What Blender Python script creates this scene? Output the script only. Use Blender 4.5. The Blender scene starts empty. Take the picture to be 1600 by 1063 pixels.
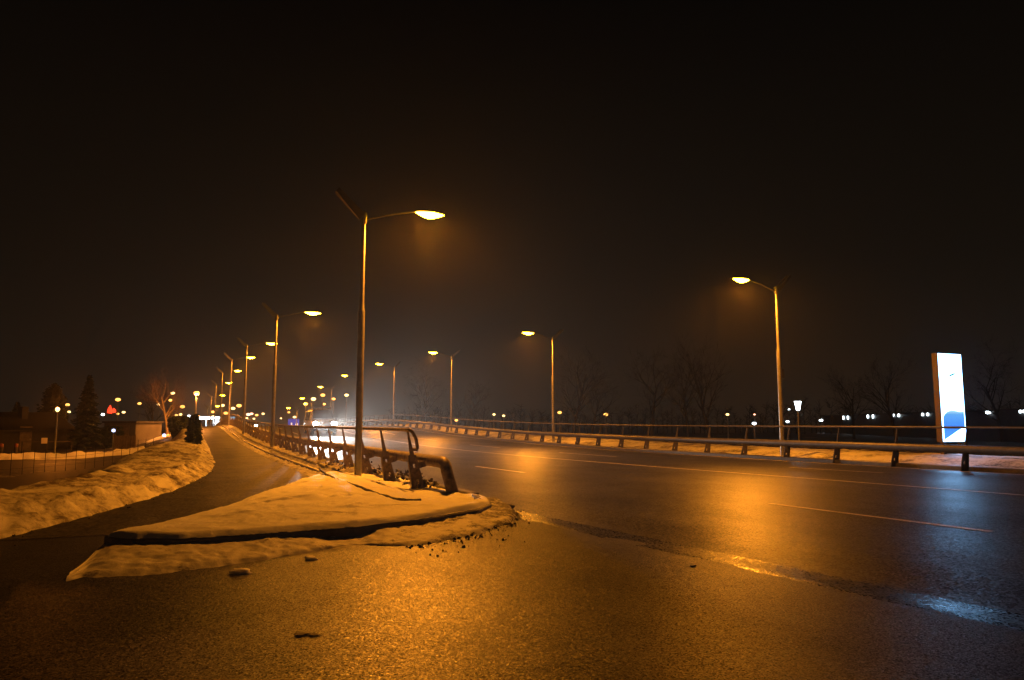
import bpy, bmesh, math, random
import numpy as np
from mathutils import Vector, Matrix, noise as mnoise

# ------------------------------------------------------------------ camera, world, exposure
SC = bpy.context.scene
COL = SC.collection
EYE = 1.44                       # eye height (m)
YAW = math.radians(23.83)        # view direction turned right of the road axis (+Y)
F = 1150.0                       # focal length in photo pixels (1600 wide)
SA, CA = math.sin(YAW), math.cos(YAW)
cam_d = bpy.data.cameras.new("camera")
cam = bpy.data.objects.new("camera", cam_d); COL.objects.link(cam)
cam_d.sensor_fit = 'HORIZONTAL'; cam_d.sensor_width = 36.0; cam_d.lens = 36.0 * F / 1600.0
cam_d.clip_start = 0.05; cam_d.clip_end = 3000
cam.location = (0, 0, EYE)
cam.rotation_euler = (math.radians(90) + math.atan(129.5 / F), 0, -YAW)
SC.camera = cam

W = bpy.data.worlds.new("World"); SC.world = W; W.use_nodes = True
wn, wl = W.node_tree.nodes, W.node_tree.links
wn.clear()
wo = wn.new('ShaderNodeOutputWorld')
sky = wn.new('ShaderNodeTexSky'); sky.sky_type = 'NISHITA'; sky.sun_disc = False
sky.sun_elevation = math.radians(-4.0); sky.sun_rotation = math.radians(200)
bg1 = wn.new('ShaderNodeBackground'); bg1.inputs['Strength'].default_value = 0.004
wl.new(sky.outputs[0], bg1.inputs['Color'])
# the town's sodium light on the winter cloud base: a dim brown night sky, a little lighter low down
tc = wn.new('ShaderNodeTexCoord'); sx = wn.new('ShaderNodeSeparateXYZ'); wl.new(tc.outputs['Generated'], sx.inputs[0])
rp = wn.new('ShaderNodeValToRGB'); wl.new(sx.outputs['Z'], rp.inputs[0])
rp.color_ramp.elements[0].position = 0.0; rp.color_ramp.elements[0].color = (0.03, 0.021, 0.0125, 1)
rp.color_ramp.elements[1].position = 0.55; rp.color_ramp.elements[1].color = (0.0004, 0.0003, 0.0003, 1)
e = rp.color_ramp.elements.new(0.2); e.color = (0.014, 0.0092, 0.005, 1)
bg2 = wn.new('ShaderNodeBackground'); bg2.inputs['Strength'].default_value = 0.5
wl.new(rp.outputs[0], bg2.inputs['Color'])
wa = wn.new('ShaderNodeAddShader'); wl.new(bg1.outputs[0], wa.inputs[0]); wl.new(bg2.outputs[0], wa.inputs[1])
wl.new(wa.outputs[0], wo.inputs['Surface'])

SC.view_settings.view_transform = 'Standard'; SC.view_settings.look = 'None'
SC.view_settings.exposure = 0.0; SC.view_settings.gamma = 1.0
SC.view_settings.use_curve_mapping = False
SC.render.engine = 'CYCLES'
SC.cycles.use_denoising = True
SC.cycles.max_bounces = 6; SC.cycles.diffuse_bounces = 2; SC.cycles.glossy_bounces = 3
SC.cycles.volume_bounces = 0; SC.cycles.transparent_max_bounces = 8
SC.cycles.sample_clamp_indirect = 4.0
SC.cycles.volume_step_rate = 5.0

LAMP_W = 3300.0
SODIUM = (1.0, 0.295, 0.018)
HAZE = 0.0006

# ------------------------------------------------------------------ helpers
random.seed(7)
def rnd(a, b): return random.uniform(a, b)
def tag(o, label=None, cat=None, group=None, kind=None):
    if label: o['label'] = label
    if cat: o['category'] = cat
    if group: o['group'] = group
    if kind: o['kind'] = kind
    return o
def empty(name, loc, rz=0.0, label=None, cat=None, group=None):
    o = bpy.data.objects.new(name, None); COL.objects.link(o)
    o.location = loc; o.rotation_euler = (0, 0, rz); o.empty_display_size = 0.2
    return tag(o, label, cat, group)
def copy_tree(o, parent=None):
    c = o.copy(); COL.objects.link(c)
    c.parent = parent
    for ch in list(o.children): copy_tree(ch, c)
    return c
def ray(px, D):            # ground-plan point on the sight line of photo column px, D metres ahead of the lens plane
    X = (px - 800.0) / F * D
    return D * SA + X * CA, D * CA - X * SA
def zat(py, D): return EYE + (661.0 - py) / F * D
def sstep(a, b, x):
    if a == b: return 0.0 if x < a else 1.0
    u = min(1.0, max(0.0, (x - a) / (b - a))); return u * u * (3 - 2 * u)
def lerp(a, b, u): return a + (b - a) * u
def tab(pts):
    xs = [p[0] for p in pts]; ys = [p[1] for p in pts]
    g = np.linspace(xs[0], xs[-1], 600); v = np.interp(g, xs, ys)
    k = max(3, int(600 * 0.02)) | 1
    vp = np.pad(v, k // 2, mode='edge'); v = np.convolve(vp, np.ones(k) / k, mode='valid')
    return lambda s: float(np.interp(s, g, v))
def nz(x, y, z=0.0, o=3): return mnoise.fractal(Vector((x, y, z)), 1.0, 2.0, o)

class MB:
    def __init__(self): self.v = []; self.f = []; self.m = []; self.mi = 0
    def add(self, vs, fs):
        n = len(self.v); self.v += [tuple(p) for p in vs]
        self.f += [tuple(i + n for i in f) for f in fs]; self.m += [self.mi] * len(fs)
    def box(self, c, s, rz=0.0, rx=0.0, ry=0.0, taper=1.0):
        hx, hy, hz = s[0] / 2, s[1] / 2, s[2] / 2
        R = Matrix.Rotation(rz, 3, 'Z') @ Matrix.Rotation(ry, 3, 'Y') @ Matrix.Rotation(rx, 3, 'X')
        vs = []
        for z in (-1, 1):
            k = taper if z > 0 else 1.0
            for (x, y) in ((-1, -1), (1, -1), (1, 1), (-1, 1)):
                vs.append(Vector(c) + R @ Vector((x * hx * k, y * hy * k, z * hz)))
        self.add(vs, [(0, 3, 2, 1), (4, 5, 6, 7), (0, 1, 5, 4), (1, 2, 6, 5), (2, 3, 7, 6), (3, 0, 4, 7)])
    def tube(self, pts, rad, n=8, cap=True):
        pts = [Vector(p) for p in pts]
        if not hasattr(rad, '__len__'): rad = [rad] * len(pts)
        rings = []; up = None
        for i, p in enumerate(pts):
            d = (pts[min(i + 1, len(pts) - 1)] - pts[max(i - 1, 0)]).normalized()
            if up is None:
                up = Vector((0, 0, 1)) if abs(d.z) < 0.9 else Vector((1, 0, 0))
            a = d.cross(up)
            if a.length < 1e-4: a = d.cross(Vector((0.3, 1, 0.1)))
            a.normalize(); b = a.cross(d).normalized(); up = b
            rings.append([p + (a * math.cos(2 * math.pi * k / n) + b * math.sin(2 * math.pi * k / n)) * rad[i] for k in range(n)])
        vs = [v for r in rings for v in r]; fs = []
        for i in range(len(rings) - 1):
            for k in range(n):
                k2 = (k + 1) % n
                fs.append((i * n + k, (i + 1) * n + k, (i + 1) * n + k2, i * n + k2))
        if cap:
            fs.append(tuple(range(n))); fs.append(tuple(reversed([(len(rings) - 1) * n + k for k in range(n)])))
        self.add(vs, fs)
    def lathe(self, prof, c=(0, 0, 0), n=16, sx=1.0, sy=1.0, rz=0.0):
        vs = []; fs = []
        for (r, z) in prof:
            for k in range(n):
                a = 2 * math.pi * k / n; x = r * math.cos(a) * sx; y = r * math.sin(a) * sy
                vs.append((c[0] + x * math.cos(rz) - y * math.sin(rz), c[1] + x * math.sin(rz) + y * math.cos(rz), c[2] + z))
        for i in range(len(prof) - 1):
            for k in range(n):
                k2 = (k + 1) % n
                fs.append((i * n + k, i * n + k2, (i + 1) * n + k2, (i + 1) * n + k))
        fs.append(tuple(reversed(range(n)))); fs.append(tuple((len(prof) - 1) * n + k for k in range(n)))
        self.add(vs, fs)
    def grid(self, P):      # P[i][j] -> point; faces up when i goes +x, j goes +y
        ni, nj = len(P), len(P[0])
        vs = [p for row in P for p in row]
        fs = [(i * nj + j, (i + 1) * nj + j, (i + 1) * nj + j + 1, i * nj + j + 1) for i in range(ni - 1) for j in range(nj - 1)]
        self.add(vs, fs)
    def prism(self, poly, a, b, ax='x'):      # poly in the two other axes, extruded from a to b along ax
        n = len(poly); vs = []
        for w in (a, b):
            for (p, q) in poly:
                vs.append((w, p, q) if ax == 'x' else (p, w, q) if ax == 'y' else (p, q, w))
        fs = [tuple(range(n)), tuple(reversed(range(n, 2 * n)))]
        fs += [(i, n + i, n + (i + 1) % n, (i + 1) % n) for i in range(n)]
        self.add(vs, fs)
    def build(self, name, mat, parent=None, smooth=False, loc=None):
        me = bpy.data.meshes.new(name); me.from_pydata(self.v, [], self.f); me.update()
        mats = mat if isinstance(mat, (list, tuple)) else [mat]
        for m in mats: me.materials.append(m)
        if len(mats) > 1:
            for p, i in zip(me.polygons, self.m): p.material_index = i
        bm = bmesh.new(); bm.from_mesh(me); bmesh.ops.recalc_face_normals(bm, faces=bm.faces) if not getattr(self, 'open', False) else None
        bm.to_mesh(me); bm.free()
        if smooth:
            me.polygons.foreach_set('use_smooth', [True] * len(me.polygons))
            if smooth != 'all':
                try: me.set_sharp_from_angle(angle=math.radians(40))
                except Exception: pass
        o = bpy.data.objects.new(name, me); COL.objects.link(o)
        if parent: o.parent = parent
        if loc: o.location = loc
        return o
def sheet(name, P, mat, kind='structure', label=None, smooth='all'):
    m = MB(); m.open = True; m.grid(P)
    o = m.build(name, mat, None, smooth)
    return tag(o, label, None, None, kind)

# ------------------------------------------------------------------ materials
def mat(name):
    m = bpy.data.materials.new(name); m.use_nodes = True
    n = m.node_tree.nodes; l = m.node_tree.links
    return m, n, l, n['Principled BSDF']
def coords(n, l, scale=(1, 1, 1), obj=False):
    t = n.new('ShaderNodeTexCoord'); mp = n.new('ShaderNodeMapping'); mp.inputs['Scale'].default_value = scale
    if obj: l.new(t.outputs['Object'], mp.inputs[0])
    else:
        g = n.new('ShaderNodeNewGeometry'); l.new(g.outputs['Position'], mp.inputs[0])
    return mp.outputs[0]
def noi(n, l, co, scale, detail=4, rough=0.55):
    t = n.new('ShaderNodeTexNoise'); t.inputs['Scale'].default_value = scale; t.inputs['Detail'].default_value = detail
    t.inputs['Roughness'].default_value = rough; l.new(co, t.inputs['Vector']); return t.outputs['Fac']
def ramp(n, l, fac, stops):
    r = n.new('ShaderNodeValToRGB'); l.new(fac, r.inputs[0])
    els = r.color_ramp.elements
    while len(els) < len(stops): els.new(0.5)
    for e_, (p, c) in zip(els, stops):
        e_.position = p; e_.color = (c, c, c, 1) if not hasattr(c, '__len__') else (*c, 1)
    return r.outputs[0]
def mix(n, l, fac, a, b, mode='MIX'):
    x = n.new('ShaderNodeMix'); x.data_type = 'RGBA'; x.blend_type = mode
    for k, s in ((0, fac), (6, a), (7, b)):
        if hasattr(s, 'is_linked') or hasattr(s, 'links'): l.new(s, x.inputs[k])
        else: x.inputs[k].default_value = s if k == 0 else (*s, 1)
    return x.outputs[2]
def mth(n, l, op, a, b=None):
    x = n.new('ShaderNodeMath'); x.operation = op
    for k, s in ((0, a), (1, b)):
        if s is None: continue
        if hasattr(s, 'links'): l.new(s, x.inputs[k])
        else: x.inputs[k].default_value = s
    return x.outputs[0]
def bump(n, l, h, b, strength=0.5, dist=0.02):
    x = n.new('ShaderNodeBump'); x.inputs['Strength'].default_value = strength; x.inputs['Distance'].default_value = dist
    l.new(h, x.inputs['Height']); l.new(x.outputs[0], b.inputs['Normal'])
def simple(name, col, rough=0.6, metal=0.0, var=0.25, scale=6.0, bstr=0.15):
    m, n, l, b = mat(name)
    co = coords(n, l, obj=True); f = noi(n, l, co, scale, 5)
    lo = tuple(c * (1 - var) for c in col); hi = tuple(min(1, c * (1 + var)) for c in col)
    l.new(ramp(n, l, f, [(0.3, lo), (0.7, hi)]), b.inputs['Base Color'])
    f2 = noi(n, l, co, scale * 4, 4)
    l.new(ramp(n, l, f2, [(0.3, max(0.03, rough - 0.12)), (0.7, min(1, rough + 0.12))]), b.inputs['Roughness'])
    b.inputs['Metallic'].default_value = metal
    if bstr: bump(n, l, f2, b, bstr, 0.01)
    return m
def glow(name, col, strength, base=(0.8, 0.8, 0.8)):
    m, n, l, b = mat(name)
    b.inputs['Base Color'].default_value = (*base, 1); b.inputs['Roughness'].default_value = 0.3
    b.inputs['Emission Color'].default_value = (*col, 1); b.inputs['Emission Strength'].default_value = strength
    return m

def asphalt(name, base, grain, r_lo, r_hi, bs, bd, wet_scale=0.35, wear=False, stone=0.6, tilt=0.2, spec=0.6):
    m, n, l, b = mat(name)
    co = coords(n, l)
    big = noi(n, l, co, wet_scale, 4, 0.6)                 # where the film of meltwater is thicker
    streak = noi(n, l, coords(n, l, (1.6, 0.12, 1)), 1.0, 3)
    fine = noi(n, l, co, grain, 2, 0.6)
    vor = n.new('ShaderNodeTexVoronoi'); vor.inputs['Scale'].default_value = grain * 0.9; l.new(co, vor.inputs['Vector'])
    sep = n.new('ShaderNodeSeparateColor'); l.new(vor.outputs['Color'], sep.inputs[0])
    lo = tuple(c * (1 - stone) for c in base); hi = tuple(c * (1 + 2.2 * stone) for c in base)
    c1 = ramp(n, l, sep.outputs[0], [(0.1, lo), (0.75, base), (1.0, hi)])
    stain = ramp(n, l, noi(n, l, co, 0.9, 6, 0.7), [(0.32, 0.4), (0.68, 1.3)])
    l.new(mix(n, l, 1.0, c1, stain, 'MULTIPLY'), b.inputs['Base Color'])
    w = mth(n, l, 'ADD', mth(n, l, 'MULTIPLY', big, 0.65), mth(n, l, 'MULTIPLY', streak, 0.35 if wear else 0.0))
    rr = mth(n, l, 'ADD', ramp(n, l, w, [(0.2, r_lo), (0.7, r_hi)]), mth(n, l, 'MULTIPLY', mth(n, l, 'SUBTRACT', sep.outputs[1], 0.5), 0.24 * stone))
    l.new(rr, b.inputs['Roughness'])
    x = n.new('ShaderNodeBump'); x.inputs['Distance'].default_value = bd; l.new(fine, x.inputs['Height'])
    l.new(ramp(n, l, w, [(0.2, bs * 0.6), (0.65, bs)]), x.inputs['Strength'])
    # every stone in the surface has its own tilt
    sub = n.new('ShaderNodeVectorMath'); sub.operation = 'SUBTRACT'; l.new(vor.outputs['Color'], sub.inputs[0]); sub.inputs[1].default_value = (0.5, 0.5, 0.5)
    scl = n.new('ShaderNodeVectorMath'); scl.operation = 'SCALE'; l.new(sub.outputs[0], scl.inputs[0]); scl.inputs['Scale'].default_value = tilt
    add = n.new('ShaderNodeVectorMath'); add.operation = 'ADD'; l.new(x.outputs[0], add.inputs[0]); l.new(scl.outputs[0], add.inputs[1])
    nrm = n.new('ShaderNodeVectorMath'); nrm.operation = 'NORMALIZE'; l.new(add.outputs[0], nrm.inputs[0])
    patchy = ramp(n, l, noi(n, l, coords(n, l, (1.0, 0.55, 1)), 0.7, 7, 0.72), [(0.34, 0.45), (0.62, 1.15)])
    l.new(mth(n, l, 'MULTIPLY', ramp(n, l, sep.outputs[2], [(0.25, 0.08), (0.95, min(1.0, spec))]), patchy), b.inputs['Specular IOR Level'])
    x = nrm
    l.new(x.outputs[0], b.inputs['Normal'])
    return m
def snowmat(name, clean, dirt, d0, d1, scale, bs=0.5, fine=25.0, sss=0.0, grime=None):
    m, n, l, b = mat(name)
    co = coords(n, l)
    f = noi(n, l, co, scale, 6, 0.65); g = noi(n, l, co, fine, 4, 0.7)
    k = mth(n, l, 'ADD', mth(n, l, 'MULTIPLY', f, 0.65), mth(n, l, 'MULTIPLY', g, 0.35))
    if grime:                      # traffic grime: thicker towards the carriageway (+x)
        g_ = n.new('ShaderNodeNewGeometry'); sp = n.new('ShaderNodeSeparateXYZ'); l.new(g_.outputs['Position'], sp.inputs[0])
        mr = n.new('ShaderNodeMapRange'); l.new(sp.outputs['X'], mr.inputs[0]); mr.inputs[1].default_value = grime[0]; mr.inputs[2].default_value = grime[1]; mr.inputs[3].default_value = 0.0; mr.inputs[4].default_value = grime[2]
        k = mth(n, l, 'ADD', k, mr.outputs[0])
    l.new(mix(n, l, ramp(n, l, k, [(d0, 0.0), (d1, 1.0)]), clean, dirt), b.inputs['Base Color'])
    b.inputs['Roughness'].default_value = 0.62; b.inputs['Specular IOR Level'].default_value = 0.3
    if sss:
        b.inputs['Subsurface Weight'].default_value = sss; b.inputs['Subsurface Radius'].default_value = (1, 1, 1); b.inputs['Subsurface Scale'].default_value = 0.12
    bump(n, l, mth(n, l, 'ADD', f, mth(n, l, 'MULTIPLY', g, 0.25)), b, bs, 0.025)
    return m

M = {}
M['asphalt_coarse'] = asphalt('coarse wet asphalt', (0.02, 0.019, 0.018), 115.0, 0.42, 0.53, 0.8, 0.002, 0.45, False, 0.95, 0.3, 1.05)
M['asphalt'] = asphalt('worn wet asphalt', (0.028, 0.027, 0.026), 60.0, 0.34, 0.47, 0.6, 0.003, 0.3, True, 0.6, 0.2, 0.9)
M['path'] = asphalt('damp path asphalt', (0.035, 0.032, 0.029), 34.0, 0.55, 0.72, 0.5, 0.005, 0.8, False, 0.5, 0.2, 0.4)
def paint():
    m, n, l, b = mat('worn road paint'); co = coords(n, l)
    k = mth(n, l, 'ADD', mth(n, l, 'MULTIPLY', noi(n, l, co, 3.0, 5, 0.7), 0.5), mth(n, l, 'MULTIPLY', noi(n, l, co, 26.0, 4, 0.7), 0.5))
    l.new(mix(n, l, ramp(n, l, k, [(0.5, 0.0), (0.64, 1.0)]), (0.8, 0.72, 0.68), (0.06, 0.058, 0.055)), b.inputs['Base Color'])
    b.inputs['Roughness'].default_value = 0.45; return m
M['paint'] = paint()
M['snow'] = snowmat('settled snow', (0.82, 0.83, 0.85), (0.3, 0.25, 0.2), 0.6, 0.74, 2.2, 1.0)
M['snow_lump'] = snowmat('loose snow', (0.85, 0.85, 0.86), (0.4, 0.35, 0.3), 0.66, 0.78, 9.0, 0.2, 60.0, 1.0)
M['snow_fringe'] = snowmat('slushy snow', (0.7, 0.69, 0.68), (0.06, 0.05, 0.04), 0.57, 0.66, 3.0, 0.7, grime=(2.0, 5.2, 0.16))
M['snow_bank'] = snowmat('snow bank', (0.62, 0.6, 0.57), (0.1, 0.075, 0.05), 0.44, 0.58, 1.1, 1.0, 9.0)
M['snow_dirty'] = snowmat('ploughed dirty snow', (0.46, 0.43, 0.39), (0.04, 0.034, 0.028), 0.46, 0.6, 2.4, 1.0, 14.0)
M['snow_right'] = snowmat('old snow', (0.6, 0.58, 0.56), (0.05, 0.042, 0.034), 0.47, 0.6, 0.8, 0.8, 7.0)
M['field'] = snowmat('winter field', (0.4, 0.36, 0.32), (0.035, 0.026, 0.018), 0.34, 0.44, 0.35, 1.0, 3.0)
M['kerb'] = simple('wet concrete kerb', (0.075, 0.07, 0.065), 0.5, 0, 0.35, 9, 0.4)
M['steel'] = simple('galvanised lamp steel', (0.3, 0.29, 0.27), 0.42, 0.55, 0.2, 5, 0.1)
M['rail'] = simple('weathered railing steel', (0.15, 0.115, 0.09), 0.5, 0.35, 0.65, 9, 0.5)
M['rail_right'] = simple('grey railing steel', (0.065, 0.057, 0.05), 0.5, 0.3, 0.3, 7, 0.2)
M['housing'] = simple('lamp housing', (0.2, 0.19, 0.18), 0.45, 0.3, 0.15, 6, 0.0)
M['lens'] = glow('lit sodium lens', (1.0, 0.42, 0.009), 200.0)
M['bark'] = simple('bark', (0.03, 0.024, 0.019), 0.85, 0, 0.4, 12, 0.6)
M['twig'] = simple('twigs', (0.016, 0.012, 0.01), 0.85, 0, 0.3, 3, 0.0)
M['lamplit_bark'] = simple('bark with lamplight in colour', (0.3, 0.22, 0.16), 0.8, 0, 0.4, 10, 0.5)  # bark paled for the left tree: lamplight put into the colour
M['lamplit_twig'] = simple('twigs with lamplight in colour', (0.17, 0.1, 0.07), 0.8, 0, 0.3, 3, 0.0)  # its twigs lightened and warmed the same way, orange light painted in
M['needle'] = simple('conifer needles', (0.028, 0.042, 0.024), 0.7, 0, 0.5, 1.5, 0.0)
M['plaster'] = simple('old plaster', (0.11, 0.095, 0.075), 0.8, 0, 0.25, 1.2, 0.3)
M['plaster_dark'] = simple('brown plaster', (0.035, 0.03, 0.026), 0.8, 0, 0.3, 1.0, 0.3)
M['rooftile'] = simple('dark roof', (0.025, 0.02, 0.018), 0.7, 0, 0.3, 8, 0.4)
M['darkwall'] = simple('dark cladding', (0.05, 0.05, 0.055), 0.6, 0, 0.25, 1.0, 0.2)
M['glass'] = simple('dark window glass', (0.02, 0.022, 0.026), 0.08, 0.0, 0.1, 2, 0.0)
M['wood'] = simple('grey timber boards', (0.16, 0.12, 0.085), 0.8, 0, 0.35, 4, 0.4)
M['wire'] = simple('fence wire', (0.03, 0.026, 0.022), 0.5, 0.5, 0.2, 6, 0.0)
M['red'] = simple('red paint', (0.16, 0.03, 0.02), 0.5, 0, 0.2, 6, 0.1)
M['white'] = simple('white paint', (0.72, 0.71, 0.69), 0.45, 0, 0.12, 5, 0.05)
M['white_lamp'] = glow('cool white lamp', (0.82, 0.95, 1.0), 9.0)
M['warm_lamp'] = glow('warm white lamp', (1.0, 0.6, 0.2), 4.5)
M['orange_lamp'] = glow('orange lamp', (1.0, 0.42, 0.08), 3.5)
M['pink_lamp'] = glow('pinkish lamp', (1.0, 0.42, 0.24), 5.0)
M['blue_lamp'] = glow('blue white lamp', (0.5, 0.62, 1.0), 4.0)
M['red_lamp'] = glow('red neon', (1.0, 0.05, 0.015), 2.2)
M['tail_lamp'] = glow('red tail lamp', (1.0, 0.06, 0.01), 7.0, (0.5, 0.02, 0.02))
M['head_lamp'] = glow('headlamp', (0.95, 0.98, 1.0), 220.0)
M['sign_white'] = glow('backlit white panel', (0.24, 0.56, 1.0), 11.0)
M['sign_blue'] = glow('backlit blue panel', (0.07, 0.3, 0.95), 0.95, (0.05, 0.2, 0.6))
def print_fade():
    m, n, l, b = mat('backlit blue print')
    t = n.new('ShaderNodeTexCoord'); sp = n.new('ShaderNodeSeparateXYZ'); l.new(t.outputs['Generated'], sp.inputs[0])
    c = ramp(n, l, sp.outputs['Z'], [(0.0, (0.1, 0.4, 1.0)), (0.45, (0.06, 0.28, 0.95)), (0.85, (0.12, 0.42, 0.95)), (1.0, (0.5, 0.85, 1.0))])
    l.new(c, b.inputs['Emission Color']); b.inputs['Emission Strength'].default_value = 0.95; l.new(c, b.inputs['Base Color']); return m
M['sign_blue'] = print_fade()
M['casing'] = simple('brown sign casing', (0.09, 0.065, 0.045), 0.6, 0, 0.2, 3, 0.1)
M['sign_mark'] = glow('backlit dark teal', (0.1, 0.35, 0.38), 0.6, (0.05, 0.2, 0.2))
M['road_sign_blue'] = glow('lit blue road sign', (0.03, 0.06, 0.6), 0.55, (0.03, 0.06, 0.5))
M['road_sign_white'] = glow('lit white symbol', (0.8, 0.85, 0.9), 0.7)
M['pylon_blue'] = glow('pale blue lit panel', (0.15, 0.65, 1.0), 1.6)
M['car_white'] = simple('van paint', (0.12, 0.13, 0.15), 0.3, 0.1, 0.08, 2, 0.0)
M['car_grey'] = simple('dark van paint', (0.022, 0.021, 0.02), 0.4, 0.0, 0.1, 2, 0.0)
M['rubber'] = simple('tyre rubber', (0.02, 0.02, 0.02), 0.8, 0, 0.2, 8, 0.2)
M['rim'] = simple('wheel rim', (0.4, 0.4, 0.4), 0.35, 0.8, 0.1, 5, 0.0)
M['plate'] = simple('number plate', (0.7, 0.7, 0.66), 0.4, 0, 0.05, 5, 0.0)
M['mud'] = simple('wet mud clods', (0.045, 0.036, 0.028), 0.7, 0, 0.4, 15, 0.6)

# ------------------------------------------------------------------ ground shape
prof = tab([(-60, 0), (18.8, 0), (30, 0.0), (39, 0.04), (49, 0.18), (59.2, 0.42), (69, 0.78), (79.4, 1.02), (90, 1.06), (99.6, 0.94), (110, 0.75),
            (119.8, 0.42), (130, -0.15), (140, -0.8), (160.2, -2.3), (185, -3.7), (215, -4.4), (260, -4.6), (400, -4.6)])
def low(t, s):
    far = -3.6 * sstep(110, 260, s)
    if t < 10: return -0.75 * sstep(9, 34, s) + far - 0.3 * (1 - sstep(9, 14, s))
    return -0.1 - 0.5 * sstep(25, 70, t) + far
def terrain(t, s):
    c = sstep(-5.5, 0.8, t) * (1 - sstep(23.5, 30, t)) * (1 - sstep(225, 260, s))
    return lerp(low(t, s), prof(s) - 0.35, c)

def flare(s, k): return k * max(0.0, 40.0 - max(s, -5)) ** 2
def near_edge(s):         # road edge on the near side: kerb past the island, then the mouth of the side street
    if s > 13: return 5.15
    return lerp(5.15, 6.9, ((13 - max(s, -4)) / 17.0) ** 1.1)
def far_edge(s): return 20.9 + flare(s, 0.0012)

xs = sorted(set(list(np.arange(-60, 90, 3.0)) + list(np.arange(-700, -60, 40.0)) + list(np.arange(90, 760, 40.0)) + list(np.arange(-8, 4, 0.75))))
ys = sorted(set(list(np.arange(-30, 300, 3.0)) + list(np.arange(300, 1000, 50.0)) + [-80.0, -200.0]))
P = [[(x, y, terrain(x, y) + 0.12 * nz(x * 0.25, y * 0.25) * (1 if (x < -1 or x > 26) else 0.0)) for y in ys] for x in xs]
sheet('ground', P, M['field'])

# side street: coarse asphalt in front of the camera
ss = [-25, -12, -6] + list(np.arange(-4, 13.6, 0.5)) + [14.0, 15.0]
P = []
cols = [-60, -30, -15, -8, -4, -2, 0, 1.5, 3, 4]
for c in cols: P.append([(c, s, 0.0) for s in ss])
for d, z in ((-0.95, 0.0), (-0.75, -0.004), (-0.6, -0.012), (-0.4, -0.028), (-0.2, -0.045), (-0.05, -0.053), (0.05, -0.06), (0.14, -0.07)):
    P.append([(near_edge(s) + d, s, z) for s in ss])
sheet('side_street', P, M['asphalt_coarse'])

# wet gutter at the mouth of the side street
M['gutter'] = asphalt('wet gutter asphalt', (0.02, 0.019, 0.018), 60.0, 0.28, 0.4, 0.6, 0.003, 0.8, False, 0.7, 0.16, 0.9)
ss = list(np.arange(-3.5, 12.8, 0.2))
G = [(-0.72, -0.004), (-0.6, -0.0095), (-0.4, -0.025), (-0.2, -0.042), (-0.05, -0.0495), (0.03, -0.0515)]
P = [[(near_edge(s) + d + ((0.35 * nz(s * 0.7, 7.0) + 0.15 * nz(s * 2.6, 2.0)) * (-d) if i < 3 else 0), s, z + 0.002 - 0.012 * (1 if i == 0 else 0)) for s in ss] for i, (d, z) in enumerate(G)]
sheet('gutter', P, M['gutter'])

# main road over the bridge
def road_z(t, s):
    w = far_edge(s) - near_edge(s); u = min(1, max(0, (t - near_edge(s)) / w))
    return prof(s) + 0.004 + 0.05 * math.sin(math.pi * u) * sstep(0, 15, s) - 0.054 * (1 - sstep(0.0, 1.3, u * w) ** 0.8)
ss = [-60, -30, -15, -10] + list(np.arange(-6, 40, 1.0)) + list(np.arange(40, 238, 3.0))
NT = 14
UU = [0, 0.006, 0.014, 0.024, 0.036, 0.05, 0.062] + [k / NT for k in range(1, NT + 1)]
P = [[(lerp(near_edge(s), far_edge(s), u), s, road_z(lerp(near_edge(s), far_edge(s), u), s)) for s in ss] for u in UU]
sheet('road', P, M['asphalt'])
def line(spans, tf, w, name):
    m = MB(); m.open = True
    for (a, b) in spans:
        n = max(2, int((b - a) / 1.0)); sv = [lerp(a, b, i / n) for i in range(n + 1)]
        m.grid([[(tf(s) + d, s, road_z(tf(s) + d, s) + 0.006) for s in sv] for d in (-w / 2, w / 2)])
    tag(m.build(name, M['paint']), None, None, None, 'structure')
dash1 = [(6.5, 10.2)] + [(19.2 + k * 10.5, 22.6 + k * 10.5) for k in range(0, 11)]
line(dash1, lambda s: 8.3 + flare(s, 0.0013), 0.12, 'lane_marking')
line([(-6, 130)], lambda s: 12.75 + flare(s, 0.0024), 0.13, 'centre_marking')
dash2 = [(4.0, 7.0), (15.0, 18.0)] + [(26.5 + k * 11, 31 + k * 11) for k in range(0, 10)]
line(dash2, lambda s: 15.8 + flare(s, 0.0036), 0.12, 'lane_marking')
line([(-6, 120)], lambda s: far_edge(s) - 0.55, 0.12, 'edge_marking')

# footpath on the left of the railing
tL = tab([(0, -7.4), (5, -4.7), (8, -3.2), (10.9, -2.12), (14.4, -0.95), (18, 0.0), (24, 0.8), (32, 1.05), (45, 1.2), (80, 1.25), (240, 1.25)])
ss = list(np.arange(11.0, 40, 0.5)) + list(np.arange(40, 232, 3.0))
P = [[(lerp(tL(s) - 0.5, 3.66, u / 8), s, prof(s) + 0.006 + 0.02 * math.sin(math.pi * u / 8) * sstep(11, 16, s)) for s in ss] for u in range(9)]
sheet('footpath', P, M['path'])

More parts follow.
